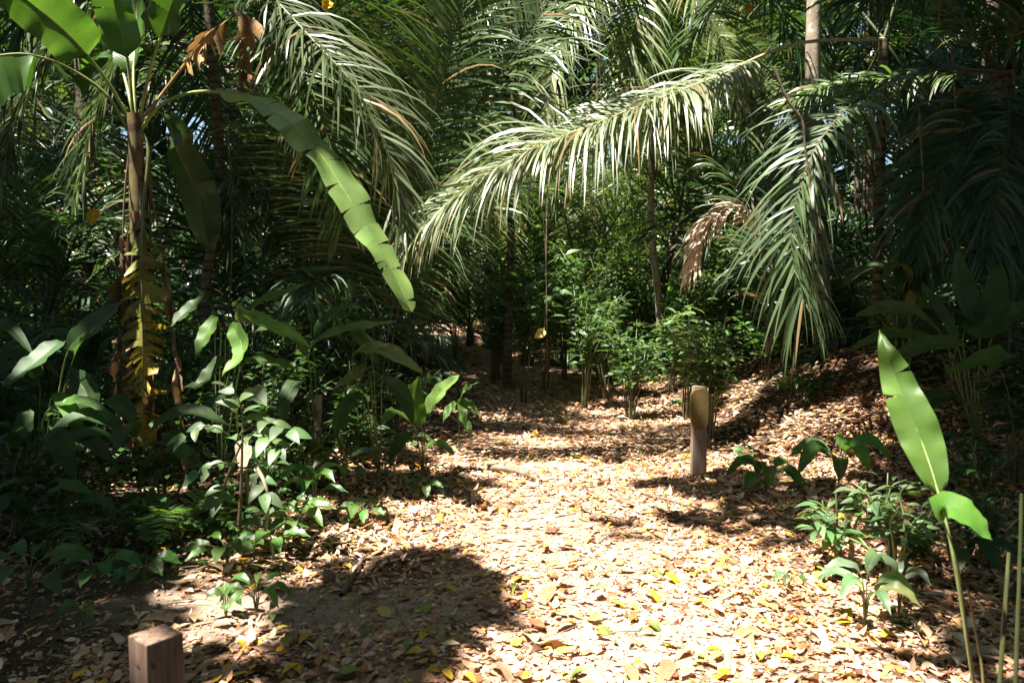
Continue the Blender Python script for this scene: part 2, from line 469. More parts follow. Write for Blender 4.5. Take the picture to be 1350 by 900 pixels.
# ------------------------------------------------------------------ sun gaps cut into the crowns to light chosen spots
LIT = []; SHADE = []
def lit(p, r, k=1.0, ry=None):
    q = proj(p); LIT.append((q[0], q[1], r, ry or r, k))
def lit_px(px, py, d, r, k=1.0, ry=None):
    if px < 620 and py > 400 and d < 7: r = r * 1.45
    lit(P(px, py, d), r, k, ry)
def lit_g(px, py, r, k=1.0, ry=None): lit(G(px, py), r, k, ry)
def litf(x, y):
    m = np.zeros_like(x)
    wx = x + .22 * (vnoise(x, y, 1.5) - .5) * 2 + .1 * (vnoise(x, y, 4.5, 4) - .5) * 2
    wy = y + .22 * (vnoise(x, y, 1.5, 8) - .5) * 2 + .1 * (vnoise(x, y, 4.5, 2) - .5) * 2
    for cx, cy, rx, ry, k in LIT:
        q = np.sqrt(((wx - cx) / rx) ** 2 + ((wy - cy) / ry) ** 2)
        m = np.maximum(m, k * (1 - sstep(.95, 1.2, q)))
    for cx, cy, r in SHADE:
        m = m * sstep(.85, 1.1, np.hypot(wx - cx, wy - cy) / r)
    return m

# ================================================================== THE SETTING
def axis(a, b, lo, hi, fine, coarse):
    mid = np.arange(a, b, fine); L_ = [a]; st = fine
    while L_[-1] > lo: st = min(st * 1.18, coarse); L_.append(L_[-1] - st)
    H_ = [mid[-1]]; st = fine
    while H_[-1] < hi: st = min(st * 1.12, coarse); H_.append(H_[-1] + st)
    return np.r_[np.array(L_[1:])[::-1], mid, np.array(H_[1:])]
gx = axis(-4.5, 5.5, -70, 70, .07, 4); gy = axis(2., 12., -30, 110, .07, 4)
X, Y = np.meshgrid(gx, gy, indexing='ij'); ZZ = H(X, Y)
V = np.stack([X, Y, ZZ], -1).reshape(-1, 3)
ni, nj = X.shape
I, J = np.meshgrid(np.arange(ni - 1), np.arange(nj - 1), indexing='ij')
Q = np.stack([I * nj + J, (I + 1) * nj + J, (I + 1) * nj + J + 1, I * nj + J + 1], -1).reshape(-1, 4)
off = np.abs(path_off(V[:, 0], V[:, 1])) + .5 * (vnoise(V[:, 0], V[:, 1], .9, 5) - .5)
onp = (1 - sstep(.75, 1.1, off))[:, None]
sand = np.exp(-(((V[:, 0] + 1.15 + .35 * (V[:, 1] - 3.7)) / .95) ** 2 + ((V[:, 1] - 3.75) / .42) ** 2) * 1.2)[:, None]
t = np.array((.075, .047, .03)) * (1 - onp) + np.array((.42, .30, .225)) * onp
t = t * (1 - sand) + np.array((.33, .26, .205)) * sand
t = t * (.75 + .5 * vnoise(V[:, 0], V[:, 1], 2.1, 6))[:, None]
fo = off[Q].mean(1)
isp = (fo < .95) & (V[Q[:, 0], 1] > -4) & (V[Q[:, 0], 1] < 40)
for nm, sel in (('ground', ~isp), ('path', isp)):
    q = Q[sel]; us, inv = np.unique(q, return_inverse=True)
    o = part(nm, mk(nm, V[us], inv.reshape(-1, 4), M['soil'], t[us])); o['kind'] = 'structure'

# ------------------------------------------------------------------ leaf litter
PAL = np.array([(.46, .34, .22), (.55, .42, .32), (.42, .27, .18), (.30, .17, .09), (.17, .09, .05), (.10, .055, .035), (.46, .30, .12), (.34, .22, .15), (.55, .46, .36), (.36, .17, .07)])
PW = np.array([.17, .18, .14, .12, .07, .04, .06, .08, .11, .03])
def litter(mb, n, x0, x1, y0, y1, size, keep, hz=.02, tpl=None):
    x = R.uniform(x0, x1, n); y = R.uniform(y0, y1, n)
    k = R.random(n) < keep(x, y); x, y = x[k], y[k]; n = len(x)
    pos = np.c_[x, y, H(x, y) + R.random(n) ** 2 * hz + .004]
    up = norm(np.c_[R.normal(size=(n, 2)) * .18, np.ones(n)])
    d = rdir(n, -.05, .05); d = norm(d - up * (d * up).sum(1, keepdims=True))
    s = size * np.exp(R.normal(size=n) * .33)
    ss = np.c_[s, s * R.uniform(.7, 1.35, n), s * R.uniform(-.5, 1.0, n)]
    c = PAL[R.choice(len(PAL), n, p=PW)]
    gy_ = R.random(n) < .035; c[gy_] = np.array((.55, .36, .04))
    gn = R.random(n) < .012; c[gn] = np.array((.16, .20, .04))
    c = jitter_tint(c * (1.34, 1.18, 1.13), n, .2, .06)
    scatter(tpl if tpl else leaf_tpl(3, .25, .55, 'lance', .46), pos, frames(d, up), ss, c, mb)
def k_near(x, y):
    sandd = np.exp(-(((x + 1.15 + .35 * (y - 3.7)) / .95) ** 2 + ((y - 3.75) / .42) ** 2) * 1.2)
    po = path_off(x, y)
    trod = np.exp(-((po + .15 + .25 * np.sin(y * 1.3)) / .42) ** 2) * .62 * (1 - sstep(4.5, 7, y) * .4)
    d = .95 - trod - .45 * sstep(.5, .3, vnoise(x, y, 1.6, 2)) * (po < .9)
    return np.clip(d, .2, 1) * (1 - .93 * np.clip(sandd * 1.3, 0, 1)) * np.where(po < -1.7, .22, 1)
mb = MB()
litter(mb, 44000, -4.2, 4.6, 1.8, 7.2, .047, k_near, .022, leaf_tpl(3, .3, .9, 'lance', .5))
litter(mb, 16000, -4.2, 4.6, 1.8, 7.2, .055, k_near, .03, leaf_tpl(4, .15, 1.8, 'oval', .42))
litter(mb, 9000, -4.2, 4.6, 1.8, 7.2, .07, k_near, .02, leaf_tpl(3, .5, .3, 'lance', .16))
litter(mb, 80000, -4.2, 4.6, 1.8, 7.2, .027, k_near, .014, leaf_tpl(2, .3, .6, 'lance', .5))
litter(mb, 3500, -4.2, 4.6, 1.8, 7.2, .085, k_near, .035)
litter(mb, 42000, -5, 7.5, 7.0, 13.5, .072, lambda x, y: np.where(path_off(x, y) < -1.5, .2, .95), .04, leaf_tpl(2, .25, .5, 'lance', .46))
litter(mb, 14000, -9, 8, 13.5, 27, .13, lambda x, y: .9 + 0 * x, .05, leaf_tpl(2, .25, .5, 'lance', .46))
o = part('leaf_litter', mb.mesh('leaf_litter', M['litter'])); o['kind'] = 'stuff'

# single fallen leaves one can pick out
def fallen(n, tints, label, group, size, mode, cat='leaf'):
    tpls = [leaf_tpl(5, .2 + .1 * k, .25 + .25 * k, 'lance', .42) for k in range(3)]
    mes = []
    for k, c in enumerate(tints):
        V_, F_ = tpls[k % 3]
        tt = jitter_tint(np.tile(c, (len(V_), 1)), len(V_), .12, .03)
        mes.append(mk('fallen_leaf', V_ - np.array((.5, 0, 0)), F_, M['litter'], tt, np.c_[V_[:, 1], V_[:, 0], np.zeros(len(V_))]))
    k = 0
    while k < n:
        y = 2.9 + 5.6 * R.random() ** 1.5; x = R.uniform(-.46, .52) * y
        if y > 7.2 or R.random() > (1.0 if abs(path_off(x, y)) < 1.3 else .45): continue
        if path_off(x, y) < -2.3: continue
        o = part('fallen_leaf', mes[k % len(mes)], None, gp(x, y, .024 + .012 * R.random()), (R.normal() * .25, R.normal() * .25, R.uniform(0, 6.28)), size * (.75 + .5 * R.random()))
        tag(o, label, cat, group); k += 1
fallen(120, [(.62, .42, .03), (.66, .48, .07), (.55, .33, .02), (.60, .46, .12)], 'bright yellow fallen leaf lying loose on the brown leaf litter', 'yellow leaves fallen on the path', .09, 0)
fallen(40, [(.20, .24, .05), (.27, .27, .05), (.13, .18, .04)], 'greenish fallen leaf lying loose on the brown leaf litter', 'green leaves fallen on the path', .09, 0)
fallen(50, [(.34, .15, .05), (.26, .12, .06), (.42, .22, .08)], 'rust brown fallen leaf lying loose on top of paler litter', 'rust brown leaves fallen on the path', .085, 0)

fallen(34, [(.30, .17, .09), (.42, .29, .18), (.22, .12, .07), (.46, .35, .24)], 'large curled dry fallen leaf lying on the finer leaf litter', 'large dry leaves fallen on the path', .17, 0)
# ------------------------------------------------------------------ posts
def bevel_box(mb, c, sx, sy, sz, rz, bev=.006, T=(.5, .5, .5)):
    import bmesh
    bm = bmesh.new(); bmesh.ops.create_cube(bm, size=1)
    for v in bm.verts: v.co = Vector((v.co.x * sx, v.co.y * sy, v.co.z * sz))
    bmesh.ops.bevel(bm, geom=bm.edges[:], offset=bev, segments=2, affect='EDGES', profile=.6)
    bmesh.ops.subdivide_edges(bm, edges=[e for e in bm.edges if e.calc_length() > .15], cuts=6, use_grid_fill=True)
    me = bpy.data.meshes.new('tmp'); 
    for v in bm.verts:
        n = float(vnoise(v.co.x * 30 + v.co.y * 17, v.co.z * 9, 1.0)) - .5
        v.co += v.normal * n * .004
        x, y = v.co.x, v.co.y
        v.co.x = x * math.cos(rz) - y * math.sin(rz) + c[0]; v.co.y = x * math.sin(rz) + y * math.cos(rz) + c[1]; v.co.z += c[2]
    bm.to_mesh(me); bm.free(); return me
pb = P(205, 835, 2.42); h = pb[2]; g0 = gp(pb[0], pb[1])
me = bevel_box(None, (0, 0, (h - .25) / 2 + .0), .118, .118, h + .25, rad(-38), .005); me.name = 'bollard'; me.materials.append(M['post'])
for p_ in me.polygons: p_.use_smooth = False
o = part('wooden_bollard', me, None, (pb[0], pb[1], 0))
tag(o, 'square reddish brown wooden bollard with flat top beside the sandy patch', 'bollard')

gm = G(922, 628); mo = thing('marker_post', 'grey brown wooden marker post with rounded ochre plate beside the path', 'marker post', gm)
def plank(pts2, th, mat, name, parent, z0, yoff):
    import bmesh
    bm = bmesh.new(); vs = [bm.verts.new((x, 0, z)) for x, z in pts2]
    f = bm.faces.new(vs); r = bmesh.ops.extrude_face_region(bm, geom=[f])
    for v in r['geom']:
        if isinstance(v, bmesh.types.BMVert): v.co.y += th
    bmesh.ops.recalc_face_normals(bm, faces=bm.faces[:])
    bmesh.ops.bevel(bm, geom=bm.edges[:], offset=.004, segments=2, affect='EDGES')
    me = bpy.data.meshes.new(name); bm.to_mesh(me); bm.free(); me.materials.append(mat)
    return part(name, me, parent, (0, yoff, z0))
plank([(-.058, -.1), (.066, -.1), (.06, .5), (.058, .745), (-.05, .75), (-.054, .5)], .07, M['marker'], 'post', mo, 0, 0).rotation_euler.z = rad(8)
hp = [(.096 * math.cos(a) - .012, .135 * math.sin(a)) for a in np.linspace(rad(-35), rad(215), 20)]
hp = [(.058, -.22), (.064, -.16)] + hp + [(-.074, -.16), (-.062, -.22)]
hp = [(x - .008, z) for x, z in hp]
plank([(.05, -.2), (.066, -.15), (.068, .09), (.05, .125), (.0, .137), (-.06, .128), (-.088, .09), (-.09, -.1), (-.072, -.17), (-.05, -.2)], .03, M['plate'], 'plate', mo, .60, -.036).rotation_euler.z = rad(8)

# ------------------------------------------------------------------ BANANA PLANT
bb = below(190, 640, 6.0, -.02)
ban = thing('banana_plant', 'tall banana plant with upright leaves and a torn yellowing leaf hanging down its stem', 'banana plant', bb)
mb = MB()
tube(mb, [bb - Z * .1, P(188, 520, 6), P(186, 400, 6), P(183, 300, 6), P(179, 200, 6), P(177, 150, 6)], .095, .05, 12, 30, (.075, .06, .03), (.13, .10, .035), jit=.1)
for k in range(9):   # loose sheaths round the stem
    a = k * .8; y0 = 200 + 40 * k; r_ = .07 + .002 * k
    q = [P(183 + k * .4, y0 + j * 55, 6) + np.array((math.cos(a), -abs(math.sin(a)), 0)) * (r_ + .006 * j) for j in range(4)]
    tube(mb, q, .022, .010, 5, 10, R.choice(3) * np.array((.03, .02, .008)) + (.09, .05, .025), jit=.4)
part('pseudostem', mb.mesh('pseudostem', M['pseudo'], bb), ban)
BT = (.07, .15, .032)
def bleaf(pts, W, t0, label=None, name='leaf', mat='banana', **kw):
    kw.setdefault('kind', 'banana'); kw.setdefault('tint', BT); kw.setdefault('ribt', (.20, .24, .07)); kw.setdefault('ribr', .014)
    return put(ban, bb, blade([P(*q) for q in pts], W, t0, **kw), name, 'midrib', M[mat], M['stalk'], label)
bleaf([(187, 170, 6), (212, 138, 5.9), (250, 123, 5.8), (290, 121, 5.7), (350, 138, 5.55), (412, 190, 5.4), (456, 255, 5.3), (505, 335, 5.25), (542, 410, 5.25)], .13, .26,
      face=(.3, -.6, .75), n=60, fold=.22, wave=.02, tear=.24, droop=.24, shift=.035, gapw=.16, tint=(.11, .18, .055), tip=(.18, .28, .085))  # paler tip tint paints the sun sheen on the lower half
bleaf([(174, 165, 6), (140, 105, 5.9), (92, 48, 5.7), (45, 8, 5.5), (0, -25, 5.3), (-60, -50, 5.1)], .19, .36, face=(.25, -.9, .1), fold=.35, tear=.07, tint=(.07, .14, .03))
bleaf([(176, 158, 6), (168, 80, 5.95), (152, 10, 5.9), (138, -70, 5.7), (120, -150, 5.4)], .15, .27, face=(.2, -.95, .1), fold=.5, tear=.08)
bleaf([(178, 158, 6.02), (176, 90, 6.2), (180, 20, 6.4), (186, -60, 6.5), (200, -140, 6.5)], .15, .22, face=(-.35, -.8, .45), fold=.4, tear=.08)
bleaf([(184, 155, 6), (200, 85, 5.9), (222, 20, 5.8), (245, -50, 5.6), (265, -130, 5.3)], .15, .36, face=(.0, -.95, .1), fold=.4, tear=.12, tint=(.07, .14, .025))
bleaf([(168, 172, 6), (143, 128, 5.9), (103, 97, 5.8), (62, 78, 5.6), (20, 70, 5.5), (-40, 85, 5.3), (-100, 130, 5.2)], .17, .5, face=(.2, -.35, .9), fold=-.7, tear=.1, droop=.6)
bleaf([(177, 155, 6), (162, 95, 6.25), (146, 66, 6.7), (122, 88, 7.1), (112, 130, 7.4)], .21, .38, face=(.1, -.75, .65), fold=.0, tear=.03, label='leaf catching a bright glare')
bleaf([(186, 160, 6.05), (214, 150, 6.5), (236, 205, 6.9), (262, 262, 7.1), (276, 330, 7.2)], .17, .3, face=(.3, -.7, .5), fold=.3, tear=.1, tint=(.05, .10, .03))
bleaf([(184, 160, 6.0), (205, 135, 6.05), (226, 108, 6.1), (262, 62, 6.1), (300, 24, 6.1), (325, 24, 6.1), (322, 70, 6.1), (318, 118, 6.1)], .14, .32, 'crinkled orange brown dead leaf', 'dead_leaf', 'dry',
      face=(.4, -.8, .4), n=54, fold=.8, wave=.06, tear=.5, droop=.8, tint=(.34, .23, .10), tip=(.15, .075, .045), shift=.12, ribt=(.2, .12, .05), gapw=.6)
bleaf([(186, 172, 5.9), (196, 200, 5.84), (190, 262, 5.82), (187, 330, 5.8), (188, 430, 5.8), (189, 520, 5.8), (188, 605, 5.8)], .19, .24, 'torn leaf turning from green to yellow', 'leaf', 'dying',
      face=(.25, -1, .1), n=80, fold=-.4, wave=.07, tear=.6, droop=.28, tint=(.07, .14, .025), tip=(.56, .40, .07), shift=.12, gapw=.75, ribt=(.12, .13, .04))
for pts, W in (([(172, 190, 6), (164, 260, 5.98), (160, 380, 5.95), (155, 500, 5.93), (150, 610, 5.92)], .06), ([(188, 210, 6), (214, 330, 5.95), (232, 470, 5.9), (240, 560, 5.9), (246, 645, 5.9)], .06),
               ([(178, 330, 5.95), (172, 420, 5.9), (168, 520, 5.88), (180, 640, 5.9)], .08), ([(190, 400, 5.9), (200, 500, 5.86), (196, 590, 5.84), (204, 650, 5.85)], .08), ([(170, 300, 6), (160, 430, 5.95), (163, 560, 5.9)], .05)):
    bleaf(pts, W, .3, 'dried brown hanging leaf', 'dead_leaf', 'dry', face=(R.normal() * .5, -1, .1), n=26, fold=1.0, wave=.07, tear=.45, droop=.3, tint=(.15, .10, .06), tip=(.25, .17, .1), shift=.09, ribr=.008, ribt=(.12, .07, .04), gapw=.75)

# ------------------------------------------------------------------ HERO PALMS with their own fronds
def hero(name_label, base, fronds, trunk=None, group=None, tr=.1, tmat='bark'):
    o = thing('palm_tree', name_label, 'palm', base, group)
    if trunk is not None:
        mb = MB(); tube(mb, trunk, tr * 1.2, tr, 12, 30, (.1, .1, .1), jit=.1)
        part('trunk', mb.mesh('trunk', M[tmat], base), o)
    for f in fronds:
        pts, kw = f[0], dict(f[1]); lab = kw.pop('label', None); nm = kw.pop('name', 'frond')
        put(o, base, frond([P(*q) for q in pts], **kw), nm, 'midrib', M['dry' if nm == 'dead_frond' else 'palm'], M['rib'], lab)
    return o
GR, DK, PA, STRAW = (.06, .115, .03), (.035, .08, .035), (.14, .185, .07), (.165, .20, .115)
b1 = below(490, 520, 9.2)
p1 = hero('large stemless palm with upright feather fronds left of the path', b1, [
    ([(488, 540, 9.2), (492, 400, 9.0), (496, 250, 8.8), (500, 100, 8.4), (503, -60, 7.8)], dict(L=1.3, n=175, t0=.3, face=(0, -1, .15), droop=.28, a0=8, a1=40, w=.024, tint=GR, lift=.05)),
    ([(500, 540, 9.2), (535, 360, 8.7), (575, 235, 8.3), (635, 130, 7.9), (705, 30, 7.6), (770, -70, 7.4)], dict(L=1.25, n=185, t0=.24, face=(-.15, -.9, .5), droop=.6, a0=15, a1=42, w=.024, tint=(.085, .13, .05), ribr=.024)),
    ([(496, 540, 9.15), (520, 390, 8.7), (548, 250, 8.3), (585, 100, 7.9), (625, -60, 7.6)], dict(L=1.2, n=175, t0=.26, face=(-.1, -.95, .3), droop=.45, a0=12, a1=42, w=.024, tint=(.07, .12, .04))),
    ([(484, 540, 9.15), (468, 390, 8.8), (450, 250, 8.5), (428, 100, 8.2), (400, -60, 7.9)], dict(L=1.15, n=160, t0=.28, face=(.1, -.95, .3), droop=.45, a0=12, a1=42, w=.024, tint=(.07, .12, .04))),
    ([(480, 540, 9.2), (455, 400, 9.1), (430, 260, 8.9), (400, 120, 8.5), (360, 0, 8.0), (330, -80, 7.6)], dict(L=1.1, n=110, t0=.3, face=(0.2, -1, .2), droop=.6, a0=15, a1=45, w=.027, tint=DK)),
    ([(476, 540, 9.2), (430, 420, 9), (380, 320, 8.6), (320, 250, 8.1), (250, 240, 7.6)], dict(L=1.0, n=70, t0=.25, face=(0.2, -.5, 1), droop=1.3, tint=DK, w=.032)),
    ([(505, 540, 9.2), (545, 430, 9), (585, 340, 8.9), (640, 270, 8.9), (720, 250, 9.1)], dict(L=.9, n=70, t0=.25, face=(-.2, -.5, 1), droop=1.2, tint=GR, w=.03)),
    ([(492, 540, 9.25), (510, 380, 9.6), (545, 200, 10.0), (590, 60, 10.3), (640, -60, 10.5)], dict(L=1.1, n=110, t0=.3, face=(0, -1, .3), droop=.5, a0=15, a1=45, tint=GR)),
    ([(485, 540, 9.25), (470, 350, 9.7), (440, 180, 10.2), (400, 40, 10.6), (350, -60, 11)], dict(L=1.1, n=110, t0=.3, face=(0, -1, .3), droop=.5, a0=15, a1=45, tint=DK)),
    ([(484, 540, 9.1), (460, 470, 8.8), (440, 410, 8.3), (420, 370, 7.8), (400, 400, 7.2)], dict(L=.8, n=60, t0=.2, face=(0, -.4, 1), droop=1.5, tint=DK, w=.028)),
])
cl = P(262, -150, 8.4); bl = gp(cl[0] - .15, cl[1] + .3)
p2 = hero('tall dark trunked palm arching over the banana plant', bl, [
    ([(262, -150, 8.4), (330, -40, 7.8), (405, 45, 7.3), (468, 115, 7.0), (512, 205, 6.9), (535, 320, 6.8)], dict(L=.95, n=135, t0=.2, face=(.5, -.5, .9), droop=1.25, a0=35, a1=62, lift=.25, w=.024, tint=(.10, .13, .06), tipL=.3)),
    ([(262, -150, 8.4), (320, -90, 8.3), (372, 30, 8.0), (412, 120, 7.8), (440, 210, 7.7), (452, 300, 7.7)], dict(L=.85, n=90, t0=.25, face=(.3, -.9, .3), droop=.85, a0=25, a1=55, w=.028, tint=GR)),
    ([(262, -150, 8.4), (180, -60, 8.2), (100, 20, 7.9), (40, 110, 7.7), (0, 230, 7.6)], dict(L=.95, n=90, t0=.2, face=(-.4, -.6, .8), droop=1.1, w=.03, tint=(.08, .12, .045))),
    ([(262, -150, 8.4), (215, -40, 8.7), (165, 60, 8.9), (120, 170, 9), (95, 290, 9)], dict(L=.95, n=90, t0=.2, face=(-.4, -.6, .8), droop=1.1, w=.03, tint=(.08, .12, .045))),
    ([(262, -150, 8.4), (250, -30, 8.9), (262, 90, 9.2), (290, 200, 9.3), (310, 310, 9.3)], dict(L=.9, n=90, t0=.2, face=(.1, -.9, .5), droop=.9, w=.028, tint=DK)),
    ([(262, -150, 8.4), (320, -80, 9), (390, -10, 9.6), (440, 90, 10), (470, 200, 10.2)], dict(L=1.0, n=90, t0=.2, face=(.3, -.6, .8), droop=1.0, w=.03, tint=GR)),
    ([(262, -150, 8.4), (190, -110, 7.8), (110, -60, 7.2), (40, 20, 6.8), (-20, 150, 6.6)], dict(L=.9, n=90, t0=.2, face=(-.3, -.4, .9), droop=1.2, w=.03, tint=DK)),
], trunk=[bl - Z * .1, bl + np.array((.02, 0, 1.5)), P(290, 230, 8.6), cl], tr=.05)
cr = P(1165, 52, 9.0); br = gp(cr[0] + .1, cr[1] + .2)
p3 = hero('palm right of the path whose straw pale frond arches left over the trail', br, [
    ([(1165, 52, 9), (1050, 58, 8.4), (935, 105, 7.8), (805, 155, 7.3), (690, 203, 7.0), (598, 262, 6.9), (538, 325, 6.85)], dict(L=1.02, n=250, t0=.34, face=(-.25, -.45, .9), droop=1.35, a0=30, a1=62, lift=.12, w=.023, tint=STRAW, tipL=.42, dead=.12, ribr=.022, ribt=(.32, .27, .14), seg=6)),
    ([(1165, 52, 9), (1120, 0, 9.3), (1060, -40, 9.6), (980, -30, 10), (900, 60, 10.4)], dict(L=.9, n=80, face=(-.3, -.4, .9), droop=1.1, tint=GR)),
    ([(1165, 52, 9), (1190, -20, 9), (1230, -80, 9), (1300, -90, 9.1), (1380, -10, 9.2)], dict(L=.9, n=80, face=(.2, -.4, .9), droop=1.1, tint=DK)),
    ([(1165, 52, 9), (1140, 100, 9.4), (1090, 130, 10), (1030, 200, 10.4), (990, 300, 10.6)], dict(L=.85, n=80, face=(-.3, -.5, .9), droop=1.1, tint=DK)),
    ([(1165, 52, 9), (1200, 110, 8.9), (1225, 200, 8.8), (1235, 300, 8.8)], dict(L=.85, n=70, face=(.3, -.8, .5), droop=1.0, tint=DK)),
], trunk=[br - Z * .1, P(1158, 300, 9.1), cr], tr=.05)
c4 = P(1320, 95, 7.6); b4 = gp(c4[0] + .25, c4[1] + .2)
p4 = hero('dark palm at the right edge with a drooping glossy frond hanging by the bank', b4, [
    ([(1320, 95, 7.6), (1235, 92, 7.1), (1150, 120, 6.7), (1085, 180, 6.45), (1050, 262, 6.35), (1044, 335, 6.3), (1060, 400, 6.25)], dict(L=.82, n=88, t0=.36, face=(-.55, -.5, .65), droop=1.0, a0=25, a1=62, w=.025, lift=.25, tint=(.09, .14, .06), tipL=.75, ribt=(.07, .045, .03), seg=6, dead=.03)),
    ([(1320, 95, 7.6), (1240, 100, 7.9), (1160, 104, 8.0), (1070, 122, 7.9), (978, 168, 7.8)], dict(L=.55, n=120, t0=.1, face=(-.2, -.3, 1), droop=1.3, w=.025, tint=(.10, .17, .05), tipL=.6)),
    ([(1320, 95, 7.6), (1275, 160, 7.2), (1230, 250, 6.9), (1205, 350, 6.8)], dict(L=.8, n=80, face=(-.2, -.8, .5), droop=1.0, tint=DK)),
    ([(1320, 95, 7.6), (1330, 160, 7.0), (1315, 250, 6.6), (1300, 350, 6.4)], dict(L=.8, n=80, face=(0, -.8, .5), droop=1.0, tint=DK)),
    ([(1320, 95, 7.6), (1270, 30, 7.2), (1200, -10, 6.9), (1130, 0, 6.6)], dict(L=.8, n=80, face=(-.1, -.4, .9), droop=1.1, tint=DK)),
    ([(1320, 95, 7.6), (1350, 20, 7.2), (1390, -10, 6.8), (1450, 60, 6.4)], dict(L=.8, n=80, face=(.2, -.4, .9), droop=1.1, tint=DK)),
    ([(1320, 95, 7.6), (1390, 130, 7.2), (1420, 250, 6.9), (1420, 380, 6.8)], dict(L=.8, n=80, face=(.2, -.8, .5), droop=1.1, tint=DK)),
    ([(1320, 95, 7.6), (1290, 140, 8.2), (1260, 240, 8.6), (1250, 350, 8.8)], dict(L=.8, n=80, face=(0, -.8, .5), droop=1.1, tint=DK)),
], trunk=[b4 - Z * .1, P(1335, 300, 7.7), c4], tr=.1)
b5 = below(1010, 470, 8.6)
p5 = hero('small palm on the bank with a dry pinkish brown dead frond', b5, [
    ([(1012, 470, 8.6), (1008, 360, 8.5), (992, 285, 8.3), (960, 276, 8.2), (930, 300, 8.1), (912, 352, 8.05)], dict(L=.42, n=70, t0=.5, face=(-.5, -.4, .8), droop=1.6, a0=45, a1=76, jit=.1, w=.03, tint=(.58, .47, .37), tipL=.7, baseL=.8, name='dead_frond', label='dry pinkish brown frond', dead=0, ribt=(.3, .2, .13))),
    ([(1012, 470, 8.6), (1020, 340, 8.6), (1040, 250, 8.8), (1090, 200, 9), (1150, 230, 9.2)], dict(L=.6, n=60, face=(0, -.4, 1), droop=1.1, tint=DK, w=.03)),
    ([(1012, 470, 8.6), (1000, 330, 9), (970, 240, 9.4), (920, 200, 9.8)], dict(L=.6, n=60, face=(0, -.4, 1), droop=1.0, tint=GR, w=.03)),
    ([(1012, 470, 8.6), (1030, 400, 8.2), (1070, 350, 7.9), (1120, 360, 7.6)], dict(L=.55, n=60, face=(0, -.4, 1), droop=1.1, tint=DK, w=.03)),
])

c6 = P(870, -70, 11.5); b6 = below(873, 430, 13.0)
p6 = hero('tall palm with pale hanging fronds at the top centre above the straw frond', b6, [
    ([(870, -70, 11.5), (820, -60, 11), (770, -10, 10.6), (735, 70, 10.4), (715, 170, 10.3)], dict(L=.9, n=90, face=(-.4, -.7, .6), droop=1.0, tint=PA)),
    ([(870, -70, 11.5), (850, -20, 11), (835, 50, 10.8), (825, 130, 10.7), (820, 210, 10.7)], dict(L=.85, n=90, face=(0, -1, .3), droop=.8, tint=PA)),
    ([(870, -70, 11.5), (905, -20, 11), (945, 40, 10.8), (970, 110, 10.7), (985, 200, 10.7)], dict(L=.85, n=90, face=(.2, -.9, .4), droop=.9, tint=PA)),
    ([(870, -70, 11.5), (930, -70, 11.2), (1000, -30, 11), (1045, 40, 10.9), (1065, 130, 10.9)], dict(L=.9, n=90, face=(.3, -.7, .6), droop=1.0, tint=GR)),
    ([(870, -70, 11.5), (790, -80, 11.8), (700, -50, 12), (640, 30, 12.1), (610, 130, 12.2)], dict(L=.95, n=90, face=(-.4, -.6, .7), droop=1.0, tint=GR)),
    ([(870, -70, 11.5), (880, -10, 12.2), (890, 70, 12.6), (900, 160, 12.8)], dict(L=.9, n=80, face=(0, -1, .4), droop=.8, tint=GR)),
], trunk=[b6 - Z * .1, P(868, 390, 12.9), P(858, 290, 12.7), P(862, 120, 12.2), c6], tr=.05, tmat='palebark')
